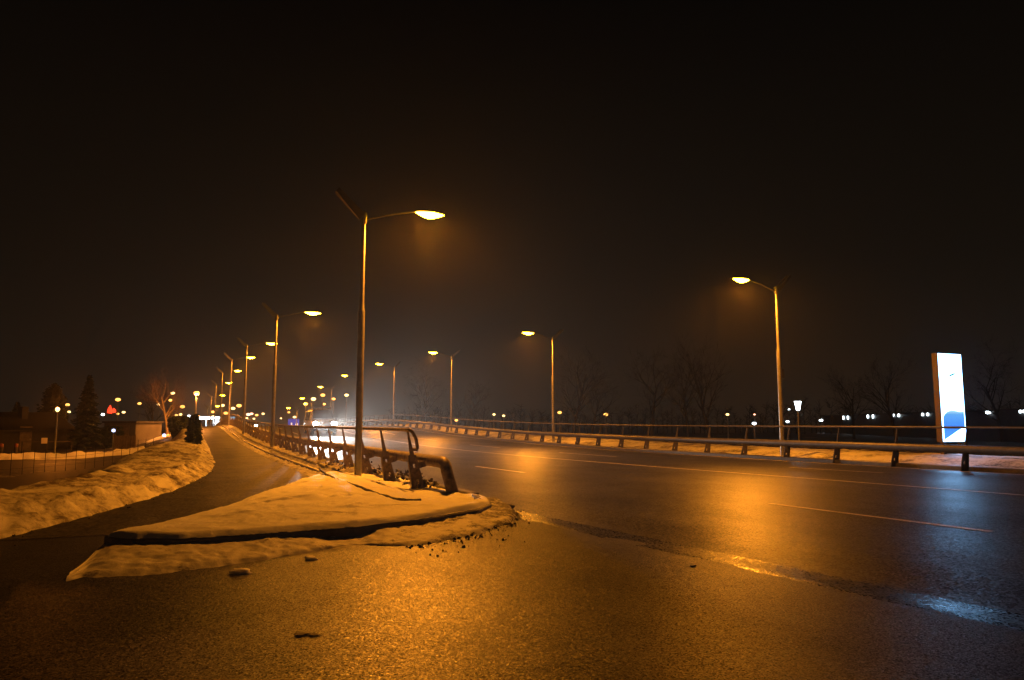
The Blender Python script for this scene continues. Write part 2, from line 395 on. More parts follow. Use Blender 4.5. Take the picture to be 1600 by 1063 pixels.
# kerbs: path side of the verge, road side of the verge, far side of the road
def kerb(name, tf, s0, s1, w, h, step=1.0):
    m = MB(); n = int((s1 - s0) / step)
    ring = []
    for i in range(n + 1):
        s = lerp(s0, s1, i / n); t = tf(s); z = prof(s)
        ring.append([(t, s, z - 0.1), (t, s, z + h - 0.015), (t + 0.015, s, z + h), (t + w - 0.015, s, z + h), (t + w, s, z + h - 0.015), (t + w, s, z - 0.1)])
    vs = [p for r in ring for p in r]; fs = [(i * 6 + k, i * 6 + k + 1, (i + 1) * 6 + k + 1, (i + 1) * 6 + k) for i in range(n) for k in range(5)]
    fs += [(0, 5, 4, 3, 2, 1), tuple(n * 6 + k for k in range(6))]
    m.add(vs, fs); tag(m.build(name, M['kerb']), None, None, None, 'structure')
kerb('kerb', lambda s: 3.52, 21.5, 150, 0.14, 0.1)
kerb('kerb', lambda s: 4.98, 13.2, 190, 0.17, 0.13)
kerb('kerb', far_edge, -20, 190, 0.3, 0.13)

def gpt(px, py, z=0.0):
    D = (EYE - z) * F / (py - 661.0); return (*ray(px, D), z)

# ------------------------------------------------------------------ traffic island with settled snow
sf = tab([(-0.8, 9.95), (-0.74, 9.7), (-0.5, 9.45), (0.0, 9.25), (0.75, 9.26), (2.0, 9.38), (3.0, 9.78), (4.15, 10.6), (4.6, 11.2), (4.85, 11.9), (4.98, 12.8)])
sb = tab([(-0.8, 10.0), (-0.3, 10.5), (0.5, 12.05), (1.4, 14.5), (2.3, 16.9), (3.05, 18.9), (3.6, 20.5), (4.98, 21.5)])
T0, T1 = -0.8, 4.97
NU = 170; NV = 190
RD = random.Random(21)
DENTS = [(*gpt(px, py, 0.22)[:2], l_, w_, a_, d_) for (px, py, l_, w_, a_, d_) in
         [(440, 782, 0.5, 0.09, 0.35, 0.05), (470, 778, 0.22, 0.1, 0.1, 0.05), (415, 776, 0.16, 0.1, 0.3, 0.04), (480, 790, 0.3, 0.07, 0.2, 0.04), (620, 806, 0.16, 0.11, 0.5, 0.05),
          (612, 790, 0.4, 0.08, 0.0, 0.045), (560, 790, 0.2, 0.09, 0.6, 0.035), (380, 800, 0.2, 0.1, 0.2, 0.03), (505, 768, 0.3, 0.12, 0.8, 0.04), (545, 775, 0.16, 0.1, 0.4, 0.05), (530, 800, 0.3, 0.06, -0.2, 0.03), (470, 752, 0.2, 0.14, 0.6, 0.05), (690, 796, 0.2, 0.1, 0.3, 0.04)]]
P = []
for i in range(NU + 1):
    t = lerp(T0, T1, (i / NU)); a = sf(t) + 0.02 + 0.018 * nz(t * 5, 3.3) + 0.01 * nz(t * 17, 8.3) + 0.10 * sstep(2.6, 4.5, t) * (0.7 + 0.6 * nz(t * 2.4, 1.1)); b = max(sb(t), a + 0.02); row = []
    for j in range(NV + 1):
        v = (j / NV) ** 1.3
        s = lerp(a, b, v)
        df = (s - a); db = (b - s) * 0.45; dr = T1 - t; dl = t - T0
        d = max(0.0, min(df, db, dr * 0.8, dl * 0.6 + 0.02))
        rim = sstep(-0.02, 0.16, d) ** 0.6
        z = 0.135 + 0.075 * rim + 0.05 * sstep(0.1, 1.5, d)
        z += 0.022 * nz(t * 1.1, s * 0.9, 1.3, 4) * rim + 0.009 * nz(t * 4.2, s * 3.0, 6.6) * rim + 0.003 * nz(t * 13, s * 13, 4.1) * rim
        z -= 0.045 * sstep(3.0, 3.14, t + 0.06 * nz(s * 0.9, 2.0)) * sstep(11.0, 11.6, s) * rim
        foot = max(0.0, nz(t * 2.2 + 5, s * 1.1 + 3, 9.0) - 0.28); z -= 0.075 * foot * rim * sstep(0.3, 0.8, d)
        for (dt, ds, dl, dw, da, dd) in DENTS:      # old scuffs and prints in the crust
            ux = (t - dt) * math.cos(da) + (s - ds) * math.sin(da); uy = -(t - dt) * math.sin(da) + (s - ds) * math.cos(da)
            q = (ux / dl) ** 2 + (uy / dw) ** 2
            if q < 4: z += dd * (-math.exp(-q * 1.6) + 0.45 * math.exp(-(math.sqrt(q) - 1.25) ** 2 * 5)) * rim
        if t > 3.3:                       # trodden, thawed ground along the foot of the railing
            k = sstep(3.45, 4.3, t); z -= k * (0.06 + 0.09 * max(0, nz(t * 3, s * 3, 7.7))) * sstep(0.1, 1.0, df)
        if db < 0.12 and t < 3.4: z -= (0.12 - db) * 1.2
        row.append((t, s, z))
    P.append(row)
o = sheet('snow_cover', P, M['snow'], 'stuff', 'smooth settled snow lying on the kerbed traffic island')
m = MB(); n = 120; ring = []
for i in range(n + 1):
    t = lerp(T0, T1 + 0.005, i / n); s = sf(t); s2 = sf(min(T1, t + 0.02)); s1 = sf(t - 0.02)
    dx, dy = 0.04, (s2 - s1); L = math.hypot(dx, dy); nx, ny = -dy / L, dx / L     # inward
    z1 = 0.148 + 0.006 * nz(t * 4, 2.0)
    ring.append([(t, s, -0.03), (t + nx * 0.008, s + ny * 0.008, z1 - 0.02), (t + nx * 0.028, s + ny * 0.028, z1), (t + nx * 0.16, s + ny * 0.16, z1), (t + nx * 0.16, s + ny * 0.16, -0.03)])
vs = [p for r in ring for p in r]; fs = [(i * 5 + k, i * 5 + k + 1, (i + 1) * 5 + k + 1, (i + 1) * 5 + k) for i in range(n) for k in range(4)]
fs += [(0, 4, 3, 2, 1), tuple(n * 5 + k for k in range(5))]
m.add(vs, fs); tag(m.build('island_kerb', M['kerb']), None, None, None, 'structure')

m = MB(); nodes = [(3.42, 11.3), (3.3, 11.28), (3.19, 11.35), (3.12, 11.7), (3.06, 12.4), (3.05, 13.2), (3.07, 14.3), (3.04, 15.5), (3.02, 16.6), (3.12, 18.0), (3.3, 19.6), (3.5, 21.4)]
pts = []
for (a_, b_) in zip(nodes[:-1], nodes[1:]):
    for k in range(6):
        u = k / 6; t = lerp(a_[0], b_[0], u) + 0.025 * nz(b_[1] + u, 1.0, 3.0); s = lerp(a_[1], b_[1], u)
        pts.append((t, s, 0.238 + 0.012 * nz(s * 2.3, 4.0, 1.0) - 0.05 * sstep(17, 21, s)))
m.tube(pts, [0.026 + 0.014 * nz(p_[1] * 3, 7.0) for p_ in pts], 7)
tag(m.build('edging', M['mud'], None, True), None, None, None, 'structure')

# snow pushed against the foot of the island kerb
so = tab([(-1.75, 8.15), (-1.1, 8.1), (-0.25, 7.95), (0.67, 8.3), (1.3, 8.66), (1.72, 8.95), (1.95, 9.0), (2.2, 8.72), (2.6, 8.6), (3.5, 9.1), (4.3, 9.9), (4.9, 10.9), (5.25, 12.0), (5.3, 13.0)])
P = []
for i in range(201):
    t = lerp(-0.93, 5.28, i / 200); kt = min(max(t, T0), T1)
    a = sf(kt) + 0.05 if t > T0 else lerp(8.25, sf(T0), sstep(-0.93, T0, t)); b = so(t); row = []
    hh = 0.085 * sstep(-0.93, -0.6, t) * (1 - 0.75 * math.exp(-((t - 1.9) / 0.35) ** 2)); hh = max(hh, 0.02)
    for j in range(41):
        v = j / 40; s = lerp(a, b - 0.12, v)
        z = hh * (1 - v) ** 0.55 + 0.012 + 0.022 * nz(t * 3.2, s * 3.2, 5.5) + 0.012 * nz(t * 12, s * 12, 2.5) - 0.05 * sstep(0.8, 1.0, v)
        row.append((t, s, z - 0.006))
    P.append(row)
o = sheet('snow_fringe', P, M['snow_fringe'], 'stuff', 'thin slushy snow pushed against the foot of the island kerb'); 

# snow bank between the footpath and the field
ss = list(np.arange(4.0, 34, 0.16)) + list(np.arange(34, 60, 0.5)) + list(np.arange(60, 150, 2.0))
P = []
offs = [-0.12 + 0.06 * k for k in range(14)] + [0.72 + 0.13 * k for k in range(1, 28)]
for d in reversed(offs):
    row = []
    for s in ss:
        e = tL(s) + 0.10 * nz(s * 1.3, 3.0) + 0.06 * nz(s * 5.0, 8.0); t = e - d
        wid = lerp(2.7, 3.7, sstep(16, 29, s)) - 1.7 * sstep(31, 46, s)
        up = 0.06 + 0.2 * sstep(0.0, 0.5, d) + 0.10 * sstep(0.5, 1.6, d)
        up *= lerp(1.0, 1.35, sstep(20, 36, s))
        zb = lerp(prof(s), terrain(t, s), sstep(wid * 0.55, wid * 1.15, d))
        k = 1 - sstep(wid * 0.6, wid * 1.1, d)
        z = zb + up * k + (0.07 * nz(t * 1.4, s * 1.4, 2.2) + 0.06 * nz(t * 4, s * 4, 8.2) * (1 + 1.2 * (1 - sstep(0.2, 0.9, d))) + 0.03 * nz(t * 11, s * 11, 5.2)) * sstep(-0.1, 0.25, d)
        z -= 0.12 * (1 - sstep(-0.12, 0.02, d)) - 0.0
        row.append((t, s, z - 0.04 * (1 - k)))
    P.append(row)
sheet('snow_bank', P, M['snow_bank'], 'stuff', 'long ploughed snow bank between the footpath and the dark field')

# dirty snow on the verge under the railing
ss = list(np.arange(19.3, 60, 0.14)) + list(np.arange(60, 150, 1.0))
P = []
for i in range(31):
    t0 = lerp(3.0, 5.04, i / 30); row = []
    for s in ss:
        t = t0
        d = min(t - 3.0, 5.04 - t)
        z = prof(s) + 0.04 + 0.13 * sstep(0.5, 1.0, t - 3.0) * sstep(0.0, 0.12, 5.04 - t) + (0.06 * nz(t * 2.5, s * 2.5, 1.0) + 0.045 * nz(t * 7, s * 7, 3.0)) * sstep(0, 0.5, t - 3.0)
        z -= 0.06 * (1 - sstep(0.0, 0.25, t - 3.0)) + 0.12 * math.exp(-((t - 3.57) / 0.05) ** 2) * sstep(22, 24, s)
        z -= 0.1 * (1 - sstep(19.3, 20.2, s))
        row.append((t, s, z))
    P.append(row)
sheet('verge_snow', P, M['snow_dirty'], 'stuff', 'lumpy dirty snow on the verge under the near railing')

# old snow beyond the far kerb
ss = list(np.arange(-14, 60, 0.35)) + list(np.arange(60, 150, 2.0))
P = []
for i in range(33):
    row = []
    for s in ss:
        e = far_edge(s) + 0.22; t = e + 7.5 * (i / 32) ** 1.4
        d = t - e
        z = prof(s) + 0.09 + 0.16 * sstep(1.2, 2.6, d) + (0.06 * nz(t * 1.1, s * 1.1, 6.0) + 0.03 * nz(t * 4, s * 4, 2.0)) * sstep(0, 0.6, d)
        z = lerp(z, terrain(t, s) - 0.05, sstep(5.5, 7.5, d))
        z += 0.04 * (nz(t * 2, s * 2, 12.0)) * sstep(-0.1, 0.2, d) * (1 - sstep(0.4, 0.9, d))
        row.append((t, s, z))
    P.append(row)
sheet('roadside_snow', P, M['snow_right'], 'stuff', 'old orange-lit snow lying behind the far railing')

# clods of snow and mud broken off round the island
def clod(name, c, r, flat, m_, label, cat, group=None, seed=0):
    bm = bmesh.new(); bmesh.ops.create_icosphere(bm, subdivisions=3, radius=1.0)
    for v in bm.verts:
        d = 1 + 0.6 * nz(v.co.x * 1.3 + seed, v.co.y * 1.3, v.co.z * 1.3 + seed) + 0.12 * nz(v.co.x * 4, v.co.y * 4 + seed, v.co.z * 4)
        zc_ = math.copysign(abs(v.co.z) ** 0.75, v.co.z)
        v.co = Vector((v.co.x * r * d * 1.1, v.co.y * r * d * 1.0, zc_ * r * d * flat))
    me = bpy.data.meshes.new(name); bm.to_mesh(me); bm.free(); me.materials.append(m_)
    me.polygons.foreach_set('use_smooth', [True] * len(me.polygons))
    o = bpy.data.objects.new(name, me); COL.objects.link(o); o.location = c; o.rotation_euler = (0, 0, seed)
    return tag(o, label, cat, group)
for i, (px, py, r, fl, mk, lb, ct) in enumerate([
    (391, 888, 0.085, 0.42, 'snow_lump', 'flat white snow lump on the asphalt in front of the island, nearest the camera', 'snow lump'),
    (494, 868, 0.06, 0.4, 'snow_lump', 'small snow lump on the asphalt between the flat lump and the island kerb', 'snow lump'),
    (484, 978, 0.045, 0.06, 'mud', 'dark flat clod alone on the grainy asphalt at the bottom of the view', 'clod'),
    (503, 979, 0.032, 0.06, 'mud', 'thin dark chip beside the lone clod at the bottom of the view', 'clod'),
    (796, 789, 0.075, 0.5, 'mud', 'dark mud clod on the road just past the right corner of the island', 'clod'),
    (774, 788, 0.085, 0.6, 'mud', 'lumpy mud clod at the outer rim of the slush by the island corner', 'clod'),
    (724, 776, 0.1, 0.8, 'mud', 'black pointed clod beside the bent end of the guard tube', 'clod'),
    (1075, 878, 0.03, 0.2, 'mud', 'dark clod on the wet asphalt in the middle of the junction', 'clod'),
    (792, 815, 0.06, 0.3, 'mud', 'flat dark clod between the island corner and the glinting puddle', 'clod')]):
    x, y, z = gpt(px, py); clod('snow_lump' if mk == 'snow_lump' else 'mud_clod', (x, y, 0.008), r, fl, M[mk], lb, ct, None, i * 1.7)
m = MB()                                   # countless crumbs of slush and grit
for k in range(620):
    if k < 260:
        t = rnd(2.4, 5.2); b = so(t); s = b - 0.25 + abs(random.gauss(0, 0.22)) * (1 if random.random() < 0.75 else -1.5)
    elif k < 380:
        t = random.gauss(4.85, 0.18); s = rnd(11.2, 14.5)
    else:
        s = rnd(9, 30); t = tL(s) + abs(random.gauss(0, 0.18))
    r = abs(random.gauss(0, 0.008)) + 0.004
    c = (t, s, r * 0.35 + (0.05 if k < 380 and s > sf(min(max(t, T0), T1)) else 0.0) + 0.006)
    a = rnd(0, 3); q = [(r * rnd(.7, 1.4) * math.cos(a + i * 1.57), r * rnd(.7, 1.4) * math.sin(a + i * 1.57)) for i in range(4)]
    m.add([(c[0] + x, c[1] + y, c[2] - r * 0.6) for x, y in q] + [(c[0] + x * .5, c[1] + y * .5, c[2] + r * 0.6) for x, y in q],
          [(0, 3, 2, 1), (4, 5, 6, 7), (0, 1, 5, 4), (1, 2, 6, 5), (2, 3, 7, 6), (3, 0, 4, 7)])
tag(m.build('grit', M['mud']), 'crumbs of grit and slush scattered along the island rim and path edge', None, None, 'stuff')
# dead leaf clumps caught under the railing
m = MB()
for (px, py) in ((540, 742), (578, 741), (592, 746), (604, 749), (632, 752), (640, 757), (660, 765), (675, 768), (520, 735)):
    x, y, z = gpt(px, py)
    for k in range(26):
        p = Vector((x + random.gauss(0, 0.12), y + random.gauss(0, 0.15), 0.13 + abs(random.gauss(0, 0.09))))
        u = Vector((rnd(-1, 1), rnd(-1, 1), rnd(-0.2, 1))).normalized() * rnd(0.03, 0.07); w = u.cross(Vector((rnd(-1, 1), rnd(-1, 1), rnd(-1, 1)))).normalized() * rnd(0.02, 0.045)
        m.add([p - u, p + w, p + u, p - w], [(0, 1, 2, 3)])
m.open = True
tag(m.build('dead_leaves', M['mud']), 'dark dead leaves and clods caught under the near railing posts', None, None, 'stuff')

# ------------------------------------------------------------------ bridge railings
def rail_post_mesh(mir):
    """Tapered plate with slots, leaning outward, a thin blade on top and a bracket towards the road. mir=+1: road on +x side."""
    H = 1.30; lean = -0.27
    def ax(z): return lean * (z / H)
    def half(z):
        if z < 0.78: return lerp(0.155, 0.085, z / 0.78)
        return lerp(0.045, 0.016, (z - 0.78) / (H - 0.78))
    th = 0.011; m = MB()
    # plate as courses; two courses are split round a slot so that the light behind shows through
    zs = [-0.25, 0.20, 0.29, 0.52, 0.60, 0.779]
    def slab(z0, z1, u0, u1, v0=None, v1=None):
        v0 = u0 if v0 is None else v0; v1 = u1 if v1 is None else v1
        pts = []
        for y in (-th, th):
            pts += [(mir * (ax(z0) + u0), y, z0), (mir * (ax(z0) + u1), y, z0), (mir * (ax(z1) + v1), y, z1), (mir * (ax(z1) + v0), y, z1)]
        m.add(pts, [(0, 1, 2, 3), (7, 6, 5, 4), (0, 4, 5, 1), (1, 5, 6, 2), (2, 6, 7, 3), (3, 7, 4, 0)])
    for i in range(5):
        z0, z1 = zs[i], zs[i + 1]; h0, h1 = half(max(z0, 0)), half(max(z1, 0))
        if i in (1, 3):
            c = 0.02 if i == 1 else 0.0
            slab(z0, z1, -h0, c - 0.022, -h1, c - 0.022); slab(z0, z1, c + 0.022, h0, c + 0.022, h1)
        else: slab(z0, z1, -h0, h0, -h1, h1)
    slab(0.78, 1.285, -half(0.781), half(0.781), -half(1.285), half(1.285))
    # stiffening flange on the field side
    pts = []
    for (z, o) in ((-0.2, 0), (0.778, 0)):
        pts += [(mir * (ax(z) - half(max(z, 0)) - 0.012), -0.05, z), (mir * (ax(z) - half(max(z, 0)) - 0.001), -0.05, z), (mir * (ax(z) - half(max(z, 0)) - 0.001), 0.05, z), (mir * (ax(z) - half(max(z, 0)) - 0.012), 0.05, z)]
    m.add(pts, [(0, 1, 2, 3), (7, 6, 5, 4), (0, 4, 5, 1), (1, 5, 6, 2), (2, 6, 7, 3), (3, 7, 4, 0)])
    for (u_, z_) in ((0.07, 0.12), (-0.09, 0.12), (0.05, 0.68), (-0.05, 0.68)):      # bolt heads
        m.tube([(mir * (ax(z_) + u_), -th, z_), (mir * (ax(z_) + u_), -th - 0.014, z_)], 0.016, 6)
    # bracket arm out to the guard tube
    m.box((mir * (ax(0.68) + 0.17), 0.0, 0.70), (0.26, 0.07, 0.06), 0, 0, mir * 0.12)
    m.box((mir * (ax(0.55) + 0.15), 0.0, 0.58), (0.2, 0.02, 0.12), 0, 0, mir * -0.25)
    return m
TUBE_T, TUBE_Z, TUBE_R = 0.245, 0.665, 0.118
def railing(name, t0, s0, s1, step, mir, mm, label, end_bend):
    root = empty(name, (t0, s0, prof(s0)), 0, label, 'railing')
    z00 = prof(s0)
    n = int((s1 - s0) / step)
    base = rail_post_mesh(mir).build('post', mm, root)
    for k in range(1, n + 1):
        c = base.copy(); COL.objects.link(c); c.parent = root
        c.location = (0, k * step, prof(s0 + k * step) - z00)
    def zz(s): return prof(s) - z00
    sv = [s for s in np.arange(s0, s0 + n * step + 0.1, step / 2)]
    # slender handrail
    pts = [(mir * -0.27, s - s0, zz(s) + 1.30) for s in sv]
    if end_bend:
        e = [(mir * -0.27, -0.16, 1.30)]
        for a in range(0, 9):          # hook: turns down and back under
            an = math.radians(90 - a * 22.5 * 0.9)
            e.append((mir * (-0.27 + 0.16 * math.sin(math.radians(a * 22.5 * 0.5))), -0.16 - 0.10 * math.sin(math.radians(a * 22.5)), 1.16 + 0.14 * math.cos(math.radians(a * 22.5)) - 0.12 * (a / 8)))
        e.append((mir * -0.17, -0.1, 0.9))
        pts = list(reversed(e)) + pts
    m = MB(); m.tube(pts, 0.036, 10); m.build('handrail', mm, root, True)
    pts = [(mir * TUBE_T, s - s0, zz(s) + TUBE_Z) for s in sv]
    if end_bend:
        e = [(mir * TUBE_T, -0.75, TUBE_Z)]
        for a in range(1, 6):
            an = math.radians(a * 15); e.append((mir * (TUBE_T + 0.02 * a / 5), -0.75 - 0.24 * math.sin(an), TUBE_Z - 0.24 * (1 - math.cos(an))))
        e.append((mir * (TUBE_T + 0.12), -1.15, -0.02)); e.append((mir * (TUBE_T + 0.14), -1.2, -0.25))
        pts = list(reversed(e)) + pts
    m = MB(); m.tube(pts, TUBE_R, 16); m.build('guard_tube', mm, root, True)
    return root
railing('bridge_railing', 4.47, 14.85, 148, 2.3, 1, M['rail'], 'dark brown bridge railing between footpath and road, guard tube bent down at the island', True)
railing('bridge_railing', 21.45, -9.0, 148, 2.4, -1, M['rail_right'], 'grey bridge railing with thick guard tube along the far side of the road', False)

# ------------------------------------------------------------------ street lamps
def make_street_lamp():
    root = empty('street_lamp', (0, 0, 0))
    H = 6.9
    m = MB(); m.lathe([(0.13, 0.0), (0.13, 0.02), (0.09, 0.05), (0.088, 4.25), (0.086, 4.3), (0.066, 4.36), (0.062, 4.5), (0.055, H - 0.2)], n=20)
    pole = m.build('pole', M['steel'], root, True)
    m = MB(); m.box((0.0, -0.089, 0.75), (0.09, 0.014, 0.34)); m.build('access_door', M['steel'], pole)
    m = MB(); m.lathe([(0.06, H - 0.3), (0.085, H - 0.27), (0.088, H - 0.02), (0.06, H + 0.02)], n=18)
    m.build('bracket', M['steel'], root, True)
    m = MB(); m.tube([(0.05, 0, H - 0.17), (0.7, 0, H + 0.03), (1.42, 0, H + 0.2)], [0.026, 0.022, 0.02], 8)
    m.build('arm', M['steel'], root, True)
    for sy in (-1, 1):
        m = MB()
        p0 = Vector((-0.06, 0.07 * sy, H - 0.12)); p1 = Vector((-0.72, 0.10 * sy, H + 0.52)); w = Vector((0.055, 0, 0.07)) * (1.25 if sy < 0 else 0.8); q = Vector((0, 0.022, 0))
        m.add([p0 - w - q, p0 + w - q, p0 + w + q, p0 - w + q, p1 - w * .6 - q, p1 + w * .6 - q, p1 + w * .6 + q, p1 - w * .6 + q],
              [(0, 3, 2, 1), (4, 5, 6, 7), (0, 1, 5, 4), (1, 2, 6, 5), (2, 3, 7, 6), (3, 0, 4, 7)])
        m.build('fin', M['steel'], root)
    def boat(z0, z1, sgn, n=20, rows=7):
        m = MB(); P = []
        for i in range(n + 1):
            u = i / n * 2 - 1; wd = 0.16 * (1 - abs(u) ** 1.7) + 0.004; row = []
            for j in range(rows * 2 + 1):
                v = j / (rows * 2) * 2 - 1
                dz = sgn * (z1) * (1 - abs(u) ** 1.5) * math.sqrt(max(0, 1 - v * v))
                row.append((1.8 + 0.42 * u, wd * v, z0 + dz))
            P.append(row)
        m.open = True; m.grid(P); return m
    hz = H + 0.2
    head = boat(hz, 0.10, 1).build('lamp_head', M['housing'], root, 'all')
    boat(hz - 0.012, 0.14, -1).build('lens', M['lens'], head, 'all')
    ld = bpy.data.lights.new('lamp_light', 'SPOT'); ld.energy = LAMP_W; ld.color = SODIUM; ld.shadow_soft_size = 0.07
    ld.spot_size = math.radians(177); ld.spot_blend = 0.5
    lo = bpy.data.objects.new('lamp_light', ld); COL.objects.link(lo); lo.parent = root; lo.location = (1.8, 0, hz - 0.25)
    return root
LP = make_street_lamp()
ordn = ['first', 'second', 'third', 'fourth', 'fifth', 'sixth', 'seventh', 'eighth', 'ninth']
left_lab = ['tallest street lamp in view, its pole rising from the snowy island beside the railing end',
            'second street lamp along the footpath railing, lamp head hanging over the road',
            'third street lamp along the footpath railing, counting from the snowy island']
for k in range(8):
    o = LP if k == 0 else copy_tree(LP)
    s = 18.8 + 20.2 * k; o.location = (4.05, s, prof(s) + 0.02)
    tag(o, left_lab[k] if k < 3 else ordn[k] + ' street lamp of the row along the footpath, counting from the snowy island', 'street lamp', 'street lamps along the footpath side')
for k in range(8):
    o = copy_tree(LP); s = 22.9 + 20.2 * k; o.location = (21.98, s, prof(s) + 0.08); o.rotation_euler = (0, 0, math.pi)
    lab = ['tall street lamp behind the far railing nearest the white lit sign', 'second street lamp of the far row, counting back from the white lit sign'][k] if k < 2 else ordn[k] + ' street lamp of the row behind the far railing, counting from the lit sign'
    tag(o, lab, 'street lamp', 'street lamps along the far side')
    if k == 0:
        m = MB(); m.box((-0.12, 0, 3.35), (0.12, 0.16, 0.34)); m.build('control_box', M['housing'], o)

# ------------------------------------------------------------------ backlit totem sign
tx, ty = ray(1481, 28.7)
root = empty('totem_sign', (tx, ty, 0.0), 0, 'tall white backlit totem sign with a blue shape low on its face', 'sign')
Wd, Dp, Z0, Z1 = 1.32, 0.24, 0.72, 4.12
m = MB(); m.box((0, 0.0, (Z0 + Z1) / 2), (Wd + 0.03, Dp, Z1 - Z0 + 0.03)); m.build('casing', M['casing'], root)
m = MB(); m.box((0, -Dp / 2 - 0.012, (Z0 + Z1) / 2), (Wd - 0.02, 0.022, Z1 - Z0 - 0.02)); fc = m.build('face_panel', M['sign_white'], root)
def shape(pts, y, name, mm):
    m = MB(); n = len(pts)
    q = [((u - 0.5) * (Wd - 0.06), y, lerp(Z0 + 0.02, Z1 - 0.02, v)) for u, v in pts]
    m.add(q + [(a, b + 0.006, c) for a, b, c in q], [tuple(range(n)), tuple(reversed(range(n, 2 * n)))] + [(i, n + i, n + (i + 1) % n, (i + 1) % n) for i in range(n)])
    m.build(name, mm, fc)
shape([(0.02, 0.015), (0.1, 0.03), (0.35, 0.07), (0.65, 0.12), (0.98, 0.165), (0.98, 0.345), (0.8, 0.335), (0.62, 0.345), (0.4, 0.355), (0.22, 0.335), (0.1, 0.31), (0.02, 0.27)], -Dp / 2 - 0.03, 'blue_emblem', M['sign_blue'])
shape([(0.34, 0.735), (0.5, 0.745), (0.66, 0.765), (0.74, 0.782), (0.6, 0.78), (0.46, 0.762)], -Dp / 2 - 0.03, 'dark_mark', M['sign_mark'])
for x in (-0.5, 0.5):
    m = MB(); m.box((x, 0, Z0 / 2 - 0.15), (0.16, 0.14, Z0 + 0.3)); m.build('leg', M['wood'], root)

